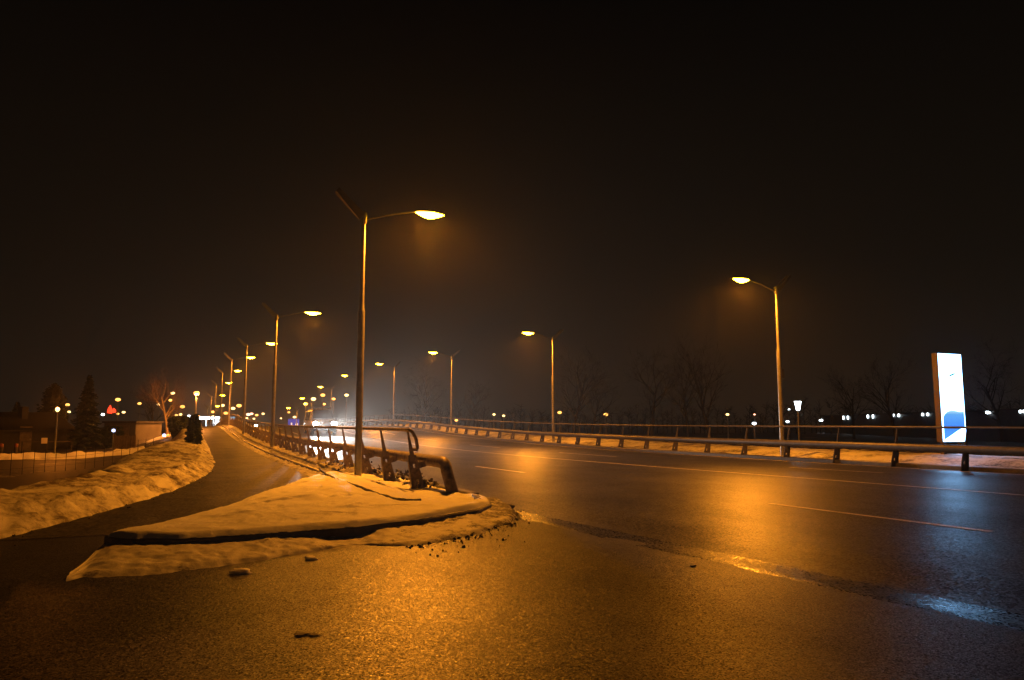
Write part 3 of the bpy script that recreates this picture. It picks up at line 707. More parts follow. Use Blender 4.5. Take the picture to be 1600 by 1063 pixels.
# ------------------------------------------------------------------ vehicles
def wheel(root, x, y, r, w):
    m = MB(); prof_ = [(r * 0.62, -w / 2), (r * 0.95, -w / 2), (r, -w * 0.35), (r, w * 0.35), (r * 0.95, w / 2), (r * 0.62, w / 2)]
    n = 22; vs = []; fs = []
    for (rr, xx) in prof_:
        for k in range(n):
            a = 2 * math.pi * k / n; vs.append((x + xx, y + rr * math.cos(a), r + rr * math.sin(a)))
    q = len(prof_)
    for i in range(q):
        for k in range(n):
            fs.append((i * n + k, i * n + (k + 1) % n, ((i + 1) % q) * n + (k + 1) % n, ((i + 1) % q) * n + k))
    m.add(vs, fs); t = m.build('wheel', M['rubber'], root, True)
    m = MB(); m.tube([(x - w * 0.38, y, r), (x + w * 0.38, y, r)], r * 0.62, 16); m.build('rim', M['rim'], t)
def van(name, loc, rz, label, W_, L_, H_, paint, heads, tails, cat='van'):
    """nose at -y, tail at +y."""
    root = empty(name, loc, rz, label, cat)
    hw = W_ / 2
    # body as stations along y: (y, z_bottom, z_top, half-width at the belt, half-width at the roof, belt height)
    st = [(-L_ / 2, 0.42, 0.78, hw * 0.86, hw * 0.84, 0.7), (-L_ / 2 + 0.12, 0.30, 0.95, hw * 0.95, hw * 0.92, 0.8), (-L_ / 2 + 0.75, 0.28, 1.12, hw, hw * 0.95, 1.0),
          (-L_ / 2 + 1.0, 0.28, 1.22, hw, hw * 0.93, 1.05), (-L_ / 2 + 1.65, 0.28, H_ - 0.06, hw, hw * 0.82, 1.08), (-L_ / 2 + 2.1, 0.28, H_, hw, hw * 0.82, 1.08),
          (L_ / 2 - 0.6, 0.28, H_ - 0.02, hw, hw * 0.83, 1.08), (L_ / 2 - 0.12, 0.3, H_ - 0.08, hw * 0.98, hw * 0.84, 1.08), (L_ / 2, 0.36, H_ - 0.35, hw * 0.95, hw * 0.88, 1.05)]
    m = MB(); rings = []
    for (y, zb, zt, wb, wr, zl) in st:
        zl = min(zl, zt - 0.06)
        half = [(wb * 0.9, zb), (wb, zb + 0.12), (wb, zl), (lerp(wb, wr, 0.85), lerp(zl, zt, 0.82)), (wr * 0.82, zt - 0.015), (wr * 0.4, zt)]
        rings.append([(x, y, z) for x, z in half] + [(-x, y, z) for x, z in reversed(half)])
    n = 12; vs = [p for r in rings for p in r]; fs = []
    for i in range(len(rings) - 1):
        for k in range(n): fs.append((i * n + k, i * n + (k + 1) % n, (i + 1) * n + (k + 1) % n, (i + 1) * n + k))
    fs += [tuple(range(n)), tuple(reversed([(len(rings) - 1) * n + k for k in range(n)]))]
    m.add(vs, fs); body = m.build('body', paint, root, True)
    # glazing set just proud of the body
    y0, y1 = -L_ / 2 + 1.0, -L_ / 2 + 1.65
    m = MB(); m.open = True
    q = [(-hw * 0.84, y0 - 0.012, 1.25), (hw * 0.84, y0 - 0.012, 1.25), (hw * 0.72, y1 - 0.02, H_ - 0.1), (-hw * 0.72, y1 - 0.02, H_ - 0.1)]
    q = [Vector(p) + Vector((0, -0.02, 0.02)) for p in q]; m.add(q, [(0, 1, 2, 3)]); m.build('windscreen', M['glass'], root)
    m = MB(); m.open = True
    q = [(-hw * 0.78, L_ / 2 - 0.035, 1.16), (hw * 0.78, L_ / 2 - 0.035, 1.16), (hw * 0.7, L_ / 2 - 0.1, H_ - 0.2), (-hw * 0.7, L_ / 2 - 0.1, H_ - 0.2)]
    q = [Vector(p) + Vector((0, 0.05, 0)) for p in q]; m.add(q, [(3, 2, 1, 0)]); m.build('rear_window', M['glass'], root)
    for sx in (-1, 1):
        for (a, b) in ((-L_ / 2 + 1.75, -L_ / 2 + 2.6), (-L_ / 2 + 2.68, L_ / 2 - 0.7)):
            zt = 1.12 + (H_ - 1.08) * 0.72
            xb = hw + 0.004; xt = lerp(hw, hw * 0.83, 0.75) + 0.012
            m = MB(); m.open = True; m.add([(sx * xb, a, 1.14), (sx * xb, b, 1.14), (sx * xt, b - 0.04, zt), (sx * xt, a + 0.12, zt)], [(0, 1, 2, 3)]); m.build('side_window', M['glass'], root)
        m = MB(); m.box((sx * (hw + 0.1), -L_ / 2 + 1.55, 1.2), (0.2, 0.1, 0.2)); m.build('mirror', paint, root)
        for y in (-L_ / 2 + 0.85, L_ / 2 - 0.85): wheel(root, sx * (hw - 0.1), y, 0.33, 0.21)
        m = MB(); m.lathe([(0.02, -0.02), (0.17, 0.0), (0.17, 0.03), (0.1, 0.05)], n=14)
        m.v = [(x * 1.25 + sx * hw * 0.72, -L_ / 2 + 0.06 - z, y + 0.82) for x, y, z in m.v]
        m.build('headlight', M['head_lamp'] if heads else M['white'], root, True)
        m = MB(); m.box((sx * hw * 0.86, L_ / 2 - 0.01, 1.0), (0.16, 0.08, 0.42)); m.build('tail_light', M['tail_lamp'] if tails else M['red'], root)
    m = MB(); m.box((0, -L_ / 2 - 0.02, 0.48), (W_ * 0.86, 0.14, 0.2)); m.build('bumper', M['rubber'], root)
    m = MB(); m.box((0, L_ / 2 + 0.02, 0.48), (W_ * 0.88, 0.14, 0.2)); m.build('bumper', M['rubber'], root)
    m = MB(); m.box((0, L_ / 2 + 0.03, 0.82), (0.5, 0.02, 0.11)); m.build('number_plate', M['plate'], root)
    if heads:
        for sx in (-1, 1):
            ld = bpy.data.lights.new('headlight_beam', 'SPOT'); ld.energy = heads; ld.color = (1.0, 0.96, 0.88); ld.spot_size = math.radians(36); ld.spot_blend = 1.0; ld.shadow_soft_size = 0.12
            lo = bpy.data.objects.new('headlight_beam', ld); COL.objects.link(lo); lo.parent = root
            lo.location = (sx * hw * 0.72, -L_ / 2 - 0.16, 0.82); lo.rotation_euler = (math.radians(90 - 3.0), 0, math.pi + math.radians(4))
    return root
vx, vy = ray(502, 60)
v1 = van('van', (vx, vy, prof(vy) + 0.03), math.radians(0), 'oncoming pale van with both headlights glaring, seen over the near railing', 1.95, 4.9, 2.05, M['car_white'], 22000, 0)
m = MB()
for y in (-0.6, 0.3): m.box((0, y, 2.12), (1.5, 0.05, 0.05))
for x in (-0.7, 0.7): m.box((x, -0.15, 2.085), (0.05, 1.4, 0.07))
m.build('roof_rack', M['rubber'], v1)
for i, (px, D, lb) in enumerate([(394, 118, 'far oncoming car just past the bridge crest, the brighter of two sets of headlights'), (408, 131, 'farther oncoming car on the bridge crest, dimmer of two sets of headlights')]):
    vx, vy = ray(px, D)
    van('car', (vx, vy, prof(vy) + 0.02), 0, lb, 1.78, 4.3, 1.48, M['car_grey'], 500, 0, 'car')

# ------------------------------------------------------------------ trees
def bare_tree_mesh(seed, H, spread, levels=5, nlimb=7, lean=0.0):
    R = random.Random(seed); tr = MB(); cr = MB()
    def branch(p, d, L, r, lev):
        n = 4 if lev < 2 else 3; pts = [p]; rad = [r]
        q = p.copy(); dd = d.copy()
        for i in range(n):
            dd = (dd + Vector((R.gauss(0, .12), R.gauss(0, .12), R.gauss(0.05, .08)))).normalized()
            q = q + dd * (L / n); pts.append(q.copy()); rad.append(r * (1 - 0.62 * (i + 1) / n))
        (tr if lev < 2 else cr).tube(pts, rad, 7 if lev < 1 else 5 if lev < 2 else 3, cap=False)
        if lev >= levels: return
        kids = nlimb if lev == 0 else R.randint(3, 5)
        for k in range(kids):
            u = lerp(0.38 if lev == 0 else 0.25, 1.0, (k + R.random()) / kids); idx = min(n - 1, int(u * n)); f = u * n - idx
            bp = pts[idx].lerp(pts[idx + 1], f); br = lerp(rad[idx], rad[idx + 1], f)
            a = R.uniform(0, 2 * math.pi); tilt = math.radians(R.uniform(22, 52)) * spread
            ref = Vector((1, 0, 0)) if abs(dd.x) < 0.8 else Vector((0, 1, 0))
            s1 = dd.cross(ref).normalized(); s2 = dd.cross(s1)
            nd = (dd * math.cos(tilt) + (s1 * math.cos(a) + s2 * math.sin(a)) * math.sin(tilt)).normalized()
            branch(bp, nd, L * R.uniform(0.48, 0.68) * (1.0 if lev else 0.9), max(0.004, br * 0.6), lev + 1)
    branch(Vector((0, 0, -0.3)), Vector((lean, 0, 1)).normalized(), H * 0.62, H * 0.022, 0)
    return tr, cr
protos = []
def bare_tree(k, x, y, z, sc, rz, label, group):
    while len(protos) <= k: protos.append(None)
    if protos[k] is None:
        spec = [(11, 9.0, 1.0, 5, 9), (23, 9.0, 0.75, 5, 9), (37, 9.0, 1.25, 5, 8), (52, 9.0, 0.9, 5, 10), (71, 9.0, 0.95, 5, 10)][k]
        root = empty('bare_tree', (0, 0, 0)); tr, cr = bare_tree_mesh(spec[0], spec[1], spec[2], spec[3], spec[4])
        tr.open = cr.open = True
        tr.build('trunk', M['lamplit_bark' if k == 4 else 'bark'], root, 'all'); cr.build('crown', M['lamplit_twig' if k == 4 else 'twig'], root)
        protos[k] = root; o = root
    else: o = copy_tree(protos[k])
    o.location = (x, y, z); o.rotation_euler = (0, 0, rz); o.scale = (sc, sc, sc)
    return tag(o, label, 'tree', group)
def tree_at(k, px, top, D, rz, label, group, wide=1.0):
    x, y = ray(px, D); z = terrain(x, y); H = zat(top, D) - z
    return bare_tree(k, x, y, z, H / 9.4, rz, label, group)
RG = 'bare trees beyond the far railing'
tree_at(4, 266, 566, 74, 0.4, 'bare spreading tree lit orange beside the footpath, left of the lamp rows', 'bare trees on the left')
tree_at(3, 243, 600, 92, 2.0, 'thinner bare tree behind the orange-lit tree and the low garage', 'bare trees on the left')
tree_at(1, 893, 538, 78, 1.0, 'bare tree just right of the second lamp of the far row', RG)
tree_at(2, 925, 570, 86, 2.2, 'lower wide bare tree right of the bare tree beside the second far lamp', RG)
tree_at(0, 1016, 532, 80, 3.4, 'bare forked tree left of the close pair of tall bare trees', RG)
tree_at(3, 1073, 545, 84, 0.2, 'slighter bare tree of the close pair in the middle of the far side', RG)
tree_at(1, 1110, 524, 82, 2.6, 'tallest bare tree left of the first far street lamp', RG)
tree_at(2, 662, 572, 120, 1.4, 'faint bare tree behind the third lamp of the far row', RG)
tree_at(0, 742, 590, 125, 0.9, 'faint low bare tree between the second and third far lamps', RG)
tree_at(3, 1330, 575, 95, 1.9, 'dark bare tree above the row of white wall lights left of the lit sign', RG)
tree_at(1, 1395, 555, 90, 4.0, 'dark bare tree directly left of the lit sign', RG)
tree_at(2, 1560, 540, 80, 5.0, 'dark bare tree right of the lit sign at the picture edge', RG)
# far wood on the right, one mass
R = random.Random(5); m = MB(); m.open = True
for k in range(130):
    px = 610 + 990 * (k + R.random()) / 130; D = R.uniform(125, 170); x, y = ray(px, D); z = terrain(x, y); h = R.uniform(3.2, 6.2)
    m.tube([(x, y, z), (x + R.gauss(0, .2), y, z + h * .5), (x + R.gauss(0, .4), y, z + h)], [0.14, 0.09, 0.02], 4, False)
    for j in range(26):
        u = R.uniform(0.15, 0.95); a = R.uniform(0, 6.28); L = h * R.uniform(.12, .32)
        p = Vector((x, y, z + h * u)); e_ = p + Vector((math.cos(a) * L * .7, math.sin(a) * L * .7, L * R.uniform(.2, .9)))
        m.tube([p, e_], [0.05, 0.012], 3, False)
        for i in range(3):
            q = p.lerp(e_, R.uniform(.3, 1)); m.tube([q, q + Vector((R.gauss(0, .5), R.gauss(0, .5), R.uniform(.1, .7)))], [0.025, 0.008], 3, False)
tag(m.build('far_wood', M['twig']), 'low dark wood forming the horizon beyond the far railing', None, None, 'stuff')

def conifer(px, top, D, rad, label, columnar=False, seed=1):
    x, y = ray(px, D); z = terrain(x, y); H = zat(top, D) - z; R = random.Random(seed)
    root = empty('cypress' if columnar else 'spruce_tree', (x, y, z), 0, label, 'tree')
    m = MB(); m.tube([(0, 0, -0.2), (0, 0, H * 0.6), (0, 0, H * 0.97)], [H * 0.02, H * 0.012, 0.01], 7); m.build('trunk', M['bark'], root)
    m = MB(); m.open = True
    n = 260 if not columnar else 300
    for k in range(n):
        u = (k + R.random()) / n; zz = H * lerp(0.06, 0.985, u)
        rr = rad * ((1 - u) ** 0.85 + 0.03) if not columnar else rad * min(1.0, 3 * u + 0.4) * (1 - u ** 3.0) + 0.05
        rr *= R.uniform(0.55, 1.12); a = R.uniform(0, 6.28)
        tip = Vector((math.cos(a) * rr, math.sin(a) * rr, zz + (rr * (-0.25 if not columnar else 0.9))))
        b0 = Vector((0, 0, zz)) if not columnar else Vector((math.cos(a) * rr * .3, math.sin(a) * rr * .3, zz - 0.1))
        cnt = max(5, int(rr * 11))
        side = Vector((-math.sin(a), math.cos(a), 0))
        for j in range(cnt):
            w = (j + 0.5) / cnt; p = b0.lerp(tip, w) + Vector((R.gauss(0, .03), R.gauss(0, .03), R.gauss(0, .03)))
            L = rr * 0.32 * (1.15 - w) + 0.1
            for sgn in (-1, 1):
                e_ = p + side * sgn * L + Vector((math.cos(a), math.sin(a), 0)) * L * .7 + Vector((0, 0, -0.12 * L + R.gauss(0, .04)))
                d_ = Vector((R.gauss(0, .3), R.gauss(0, .3), 1)).normalized() * (0.05 + 0.03 * L)
                m.add([p - d_, e_ - d_ * .3, e_ + d_ * .3, p + d_], [(0, 1, 2, 3)])
    m.build('crown', M['needle'], root)
    return root
conifer(140, 586, 62, 1.65, 'dark pointed spruce on the left, right of the short lit lamp post', False, 3)
conifer(86, 599, 66, 1.15, 'dark columnar cypress rising behind the short lit lamp post', True, 4)
conifer(285, 652, 58, 0.85, 'round-topped dark evergreen at the foot of the orange-lit bare tree', True, 9)
conifer(307, 648, 37, 0.26, 'narrow dark column of evergreen at the left edge of the footpath', True, 6)
conifer(182, 668, 66, 1.0, 'low dark evergreen right of the pointed spruce, by the garage', True, 12)
conifer(30, 628, 80, 1.6, 'dim broad evergreen behind the gabled house on the far left', False, 15)

# post beside the narrow evergreen
x, y = ray(317, 38); z = prof(y)
root = empty('sign_post', (x, y, z + 0.15), 0, 'plain grey metal post at the left edge of the footpath beside the narrow evergreen', 'post')
m = MB(); m.tube([(0, 0, -0.4), (0, 0, 1.15)], 0.045, 10); m.build('pole', M['steel'], root, True)
m = MB(); m.lathe([(0.05, 1.15), (0.052, 1.17), (0.01, 1.19)], n=10); m.build('cap', M['housing'], root, True)

# ------------------------------------------------------------------ buildings on the left
def house(px, D, rz, W_, L_, He, Hr, label, wall, name='house', wins=((-0.25, 0.5), (0.25, 0.5)), lit=None):
    x, y = ray(px, D); z = terrain(x, y) - 0.1
    root = empty(name, (x, y, z), rz, label, 'house')
    m = MB(); m.prism([(-W_ / 2, 0), (W_ / 2, 0), (W_ / 2, He), (0, Hr - 0.05), (-W_ / 2, He)], -L_ / 2, L_ / 2, 'y'); m.build('wall', wall, root)
    m = MB(); ov = 0.35; sl = (Hr - He) / (W_ / 2)
    for sx in (-1, 1):
        m.add([(0, -L_ / 2 - ov, Hr + 0.02), (sx * (W_ / 2 + ov), -L_ / 2 - ov, He - ov * sl + 0.02), (sx * (W_ / 2 + ov), L_ / 2 + ov, He - ov * sl + 0.02), (0, L_ / 2 + ov, Hr + 0.02),
               (0, -L_ / 2 - ov, Hr + 0.17), (sx * (W_ / 2 + ov), -L_ / 2 - ov, He - ov * sl + 0.17), (sx * (W_ / 2 + ov), L_ / 2 + ov, He - ov * sl + 0.17), (0, L_ / 2 + ov, Hr + 0.17)],
              [(0, 1, 2, 3), (7, 6, 5, 4), (0, 4, 5, 1), (1, 5, 6, 2), (2, 6, 7, 3)])
    roof = m.build('roof', M['rooftile'], root)
    m = MB(); m.box((W_ * 0.18, L_ * 0.1, Hr + 0.1), (0.5, 0.5, 1.0)); m.build('chimney', wall, roof)
    for (u, v) in wins:
        m = MB(); m.box((u * W_, -L_ / 2 - 0.02, v * He), (1.0, 0.08, 1.1)); w = m.build('window', M['white'], root)
        m = MB(); m.box((u * W_, -L_ / 2 - 0.065, v * He), (0.84, 0.02, 0.94)); m.build('pane', M['glass'], w)
    m = MB(); m.box((W_ / 2 + 0.02, 0, 1.02), (0.06, 0.95, 2.0)); d = m.build('door', M['wood'], root)
    m = MB(); m.box((W_ / 2 + 0.07, 0.35, 1.0), (0.05, 0.12, 0.03)); m.build('handle', M['rim'], d)
    return root
house(14, 60, math.radians(-48), 5.2, 7.5, 1.75, 3.0, 'dark gabled house at the far left beyond the field', M['plaster_dark'])
x, y = ray(213, 68); z = terrain(x, y)
root = empty('garage', (x, y, z - 0.05), math.radians(-30), 'low pale flat-roofed garage left of the orange-lit bare tree', 'garage')
m = MB(); m.box((0, 0, 1.05), (3.0, 4.0, 2.1)); m.build('wall', M['plaster'], root)
m = MB(); m.box((0, 0, 2.18), (3.3, 4.3, 0.16)); m.build('roof', M['rooftile'], root)
m = MB(); m.box((-0.2, -2.02, 0.95), (2.2, 0.06, 1.9)); d = m.build('door', M['wood'], root)
m = MB(); m.box((-0.2, -2.07, 0.9), (0.3, 0.04, 0.05)); m.build('handle', M['rim'], d)
x, y = ray(200, 57); z = terrain(x, y)
root = empty('board_fence', (x, y, z), math.radians(-24), 'short grey board fence in front of the low garage', 'fence')
m = MB()
for k in range(8): m.box((-0.7 + k * 0.2, 0, 0.55 + 0.01 * math.sin(k * 3)), (0.18, 0.025, 1.1))
m.build('board_panel', M['wood'], root)
for x_ in (-0.8, 0.0, 0.8):
    m = MB(); m.box((x_, 0.07, 0.55), (0.09, 0.09, 1.25)); m.build('post', M['wood'], root)

# barrier rail with a small panel, bollards, wire fence
x, y = ray(80, 50); z = terrain(x, y)
root = empty('barrier', (x, y, z), -YAW, 'low slender barrier rail across the field track with a small square panel', 'barrier')
m = MB(); m.tube([(-1.75, 0, 0.92), (1.7, 0, 0.93)], 0.022, 8); m.build('rail', M['plaster'], root)
for x_ in (-1.7, 0.0, 1.65):
    m = MB(); m.tube([(x_, 0.06, -0.1), (x_, 0.06, 0.95)], 0.03, 8); m.build('post', M['plaster_dark'], root)
m = MB(); m.box((-0.15, -0.05, 1.0), (0.4, 0.02, 0.38)); m.build('panel', M['white'], root)
for px, lb in ((10, 'reddish short bollard at the far left in front of the gabled house'), (33, 'reddish short bollard between the leftmost bollard and the barrier')):
    x, y = ray(px, 47); z = terrain(x, y)
    root = empty('bollard', (x, y, z), 0, lb, 'bollard', 'bollards by the field track')
    m = MB(); m.lathe([(0.11, 0.0), (0.11, 0.6), (0.09, 0.66)], n=14); m.build('shaft', M['plaster_dark'], root, True)
    m = MB(); m.lathe([(0.1, 0.66), (0.115, 0.665), (0.115, 0.82), (0.08, 0.88), (0.01, 0.9)], n=14); m.build('cap', M['red'], root, True)
x0, y0 = ray(8, 31); x1, y1 = ray(245, 40)
root = empty('wire_fence', (x0, y0, 0), 0, 'thin wire fence with slender posts across the snowy field', 'fence')
N = 17
pz = []
for k in range(N):
    u = k / (N - 1); x = lerp(x0, x1, u); y = lerp(y0, y1, u); z = terrain(x, y); pz.append((x - x0, y - y0, z))
    m = MB(); m.tube([(x - x0, y - y0, z - 0.2), (x - x0, y - y0, z + 1.05)], 0.012, 6); m.build('post', M['wire'], root)
for h in (0.25, 0.62, 1.0):
    m = MB(); m.tube([(a, b, c + h) for a, b, c in pz], 0.005, 4); m.build('wire', M['wire'], root)
# ploughed ridge of snow lit by the short lamp
P = []
xa, ya = ray(-60, 44); xb, yb = ray(230, 50)
for i in range(121):
    u = i / 120; x = lerp(xa, xb, u); y = lerp(ya, yb, u); dx, dy = xb - xa, yb - ya; L = math.hypot(dx, dy); nx, ny = -dy / L, dx / L; row = []
    for j in range(15):
        v = (j / 14 - 0.5) * 3.2; px_, py_ = x + nx * v, y + ny * v
        z = terrain(px_, py_) + 0.42 * (1 - (abs(v) / 1.5) ** 1.6) + 0.16 * nz(px_ * 1.2, py_ * 1.2, 4.0) - 0.12
        row.append((px_, py_, z))
    P.append(row)
sheet('snow_ridge', P, M['snow'], 'stuff', 'orange-lit ridge of cleared snow across the field behind the wire fence')

P = []
for i in range(41):
    row = []
    for j in range(25):
        x, y = ray(lerp(222, 306, i / 40), lerp(66, 84, j / 24)); d = min(i, 40 - i, j * 1.5, (24 - j) * 1.5) / 6
        row.append((x, y, terrain(x, y) + 0.1 + 0.16 * min(1, d) + 0.2 * nz(x * 0.5, y * 0.35, 3.0) - 0.12))
    P.append(row)
sheet('snow_patch', P, M['snow'], 'stuff', 'orange-lit snow patch under the bare tree beside the garage')

# short lamp post on the left, with a real light
def lamp_light(o, z, w, col, r=0.15):
    ld = bpy.data.lights.new('lamp_light', 'POINT'); ld.energy = w; ld.color = col; ld.shadow_soft_size = r
    lo = bpy.data.objects.new('lamp_light', ld); COL.objects.link(lo); lo.parent = o; lo.location = (0, 0, z); return lo
x, y = ray(93, 47); z = terrain(x, y); H = zat(640, 47) - z
root = empty('lamp_post', (x, y, z), 0, 'short lit lamp post standing in the field in front of the dark cypress', 'street lamp')
m = MB(); m.lathe([(0.07, 0), (0.05, 0.1), (0.04, H - 0.15)], n=12); m.build('pole', M['steel'], root, True)
m = MB(); m.lathe([(0.05, H - 0.15), (0.12, H - 0.05), (0.13, H + 0.02), (0.08, H + 0.1), (0.01, H + 0.12)], n=14); m.build('globe', M['warm_lamp'], root, True)
lamp_light(root, H + 0.3, 480, (1.0, 0.25, 0.02))

# ------------------------------------------------------------------ far lamps: pole + globe, each at its own place
def far_lamp(px, py, kind, dpx, label, D=None, group='distant lamps beyond the bridge', zt=5.0):
    if D is None: D = min(330.0, max(70.0, (zt - EYE) * F / max(3.0, 661.0 - py)))
    x, y = ray(px, D); zg = terrain(x, y); z = zat(py, D); r = 1.2 * dpx / 2 / F * D
    if z - zg < 1.0: zg = z - 1.5
    root = empty('lamp_post', (x, y, zg), 0, label, 'street lamp', group)
    H = z - zg
    m = MB(); m.tube([(0, 0, 0), (0, 0, H - r * 0.8)], [0.09, 0.05], 8); m.build('pole', M['steel'], root, True)
    m = MB(); pr = [(r * 1.05 * math.sin(math.pi * (i + .4) / 9.0), H - r * 0.68 * math.cos(math.pi * (i + .4) / 9.0)) for i in range(9)]
    m.lathe(pr, n=12); m.build('globe', M[kind], root, True)
    return root
FL = [
 (108, 633, 'orange_lamp', 5, 'distant warm lamp just right of the dark cypress, upper of two'),
 (111, 644, 'warm_lamp', 4, 'distant warm lamp just right of the dark cypress, lower of two'),
 (164, 648, 'white_lamp', 4, 'distant pale lamp at the right edge of the pointed spruce'),
 (186, 625, 'orange_lamp', 6, 'bright distant lamp directly above the red lit emblem'),
 (187, 647, 'orange_lamp', 3.5, 'small distant lamp just below right of the red lit emblem'),
 (196, 644.5, 'warm_lamp', 4, 'distant lamp right of the red lit emblem, outer of two small ones'),
 (220, 631, 'orange_lamp', 4.5, 'distant lamp above the low garage roof'),
 (250, 632, 'warm_lamp', 4.5, 'distant lamp at the left side of the orange-lit bare tree'),
 (271, 615, 'warm_lamp', 5, 'highest distant lamp seen through the orange-lit bare tree'),
 (268, 626, 'orange_lamp', 4.5, 'distant lamp below the highest one inside the orange-lit bare tree'),
 (287, 636, 'orange_lamp', 5.5, 'distant lamp at the right rim of the orange-lit bare tree'),
 (278, 649, 'orange_lamp', 3.5, 'left one of the close low pair of lamps under the bare tree'),
 (285, 648, 'warm_lamp', 4, 'right one of the close low pair of lamps under the bare tree'),
 (308, 615, 'orange_lamp', 7, 'strong orange distant lamp above the narrow evergreen column'),
 (298, 651, 'white_lamp', 4.5, 'pale lamp touching the left side of the narrow evergreen column'),
 (313, 651, 'orange_lamp', 4, 'small orange lamp touching the right side of the narrow evergreen column'),
 (335, 644, 'orange_lamp', 4.5, 'distant lamp above the right end of the lit station canopy'),
 (336, 651, 'warm_lamp', 4, 'small lamp close above the station canopy end'),
 (349, 634, 'warm_lamp', 5, 'distant lamp beside the fifth pole of the footpath row'),
 (355, 646, 'orange_lamp', 5, 'distant lamp over the bridge crest between two near poles'),
 (366, 638.6, 'warm_lamp', 5, 'distant lamp above the pale blue lit pylon'),
 (375, 634.4, 'orange_lamp', 6, 'yellow distant lamp just left of the third footpath pole'),
 (388, 654, 'warm_lamp', 3.5, 'low small lamp directly above the far car headlights'),
 (390, 648, 'pink_lamp', 5, 'pinkish distant lamp right of the third footpath pole'),
 (395, 647, 'pink_lamp', 4, 'pinkish small lamp touching the pink one right of the third footpath pole'),
 (403, 649, 'orange_lamp', 4, 'distant lamp midway between the third and second footpath poles'),
 (399, 654.6, 'warm_lamp', 3, 'tiny low lamp between the third and second footpath poles'),
 (413, 647, 'warm_lamp', 3.5, 'distant lamp closest to the left of the second footpath pole'),
 (441, 654, 'warm_lamp', 2.5, 'tiny lamp just right of the second footpath pole'),
 (453, 644.6, 'orange_lamp', 3, 'distant lamp on a visible post above the blue road sign'),
 (462, 652, 'warm_lamp', 4, 'small lamp close above the blue road sign'),
 (479, 632, 'orange_lamp', 5, 'orange distant lamp above the left headlight of the van'),
 (490.6, 624, 'warm_lamp', 6, 'distant lamp on a visible post above the oncoming van'),
 (505, 618, 'orange_lamp', 5.5, 'orange distant lamp above the right headlight of the van'),
 (507.5, 632, 'orange_lamp', 4, 'lowest distant lamp over the roof of the oncoming van'),
 (522, 624, 'orange_lamp', 4.5, 'distant lamp right of the oncoming van, beside a far-row pole'),
 (542, 618, 'warm_lamp', 5, 'distant lamp left of the tallest street lamp pole'),
 (713.5, 657, 'orange_lamp', 4, 'small lamp low behind the far railing, right of the third far pole'),
 (772, 648, 'warm_lamp', 3.5, 'left one of two small lamps above the far railing'),
 (787, 650, 'warm_lamp', 3.5, 'right one of two small lamps above the far railing'),
 (874, 645, 'orange_lamp', 5, 'orange lamp right of the second far pole, above the people carrier'),
 (946, 648, 'orange_lamp', 5.5, 'orange lamp behind the far railing under the bare trees'),
 (1135, 648, 'warm_lamp', 4, 'warm lamp left of the first far pole, under the tallest bare tree'),
 (1177, 648, 'pink_lamp', 2.5, 'tiny reddish lamp just left of the first far pole'),
 (1176, 662, 'white_lamp', 5, 'cold white lamp low behind the railing left of the first far pole'),
 (1228, 659, 'white_lamp', 4, 'cold white lamp low behind the railing right of the first far pole'),
 (1231, 640, 'white_lamp', 3, 'tiny white lamp left of the lit lantern'),
]
for (px, py, kd, dp, lb) in FL:
    o = far_lamp(px, py, kd, dp, lb, 95.0 if (px > 700 and py > 640) else 70.0 if px == 308 else None)
    if px == 308: lamp_light(o, zat(py, 70.0) - o.location.z - 0.35, 3500, (1.0, 0.3, 0.05))
# small blue-white lights low on the left
for (px, py, D, lb) in ((261, 684, 62, 'small blue-white light low at the trunk of the orange-lit bare tree'), (292, 682, 55, 'cold bluish light low beside the narrow evergreen column'), (182, 675, 60, 'tiny blue light in front of the low dark evergreen')):
    x, y = ray(px, D); zg = terrain(x, y); z = max(zat(py, D), zg + 0.25)
    root = empty('ground_light', (x, y, zg), 0, lb, 'lamp', 'bluish lights low on the left')
    m = MB(); m.tube([(0, 0, -0.05), (0, 0, z - zg)], 0.03, 8); m.build('post', M['steel'], root)
    m = MB(); m.lathe([(0.03, z - zg), (0.12, z - zg + 0.03), (0.12, z - zg + 0.2), (0.02, z - zg + 0.24)], n=10); m.build('globe', M['blue_lamp'], root, True)

# red lit emblem on a mast
x, y = ray(177, 150); zg = terrain(x, y); zc = zat(641, 150)
root = empty('neon_emblem', (x, y, zg), -YAW, 'red glowing two-peaked emblem on a mast far behind the field', 'sign')
m = MB(); m.tube([(0, 0, 0), (0, 0, zc - zg - 0.7)], [0.12, 0.08], 8); m.build('mast', M['steel'], root)
m = MB(); m.prism([(-0.85, -0.6), (0.05, -0.75), (0.1, 0.0), (-0.3, 1.0), (-0.75, 0.2)], -0.1, 0.1, 'y'); m.v = [(a, b, c + zc - zg) for a, b, c in m.v]; m.build('red_panel', M['red_lamp'], root)
m = MB(); m.prism([(0.2, -0.6), (0.9, -0.5), (0.85, 0.0), (0.4, 0.4), (0.22, 0.1)], -0.1, 0.1, 'y'); m.v = [(a, b, c + zc - zg) for a, b, c in m.v]; m.build('red_panel', M['red_lamp'], root)

# lantern near the first far pole
x, y = ray(1245, 44); zg = terrain(x, y); zc = zat(634, 44)
root = empty('lantern_post', (x, y, zg), 0, 'white lit lantern with flat cap, right of the first far street lamp', 'lantern')
m = MB(); m.tube([(0, 0, -0.1), (0, 0, zc - zg - 0.3)], 0.05, 10); m.build('post', M['housing'], root, True)
m = MB(); m.lathe([(0.1, zc - zg - 0.28), (0.2, zc - zg + 0.24)], n=12); m.build('lantern_glass', M['white_lamp'], root, True)
m = MB(); m.lathe([(0.31, zc - zg + 0.242), (0.31, zc - zg + 0.27), (0.06, zc - zg + 0.34)], n=14); m.build('cap', M['housing'], root, True)

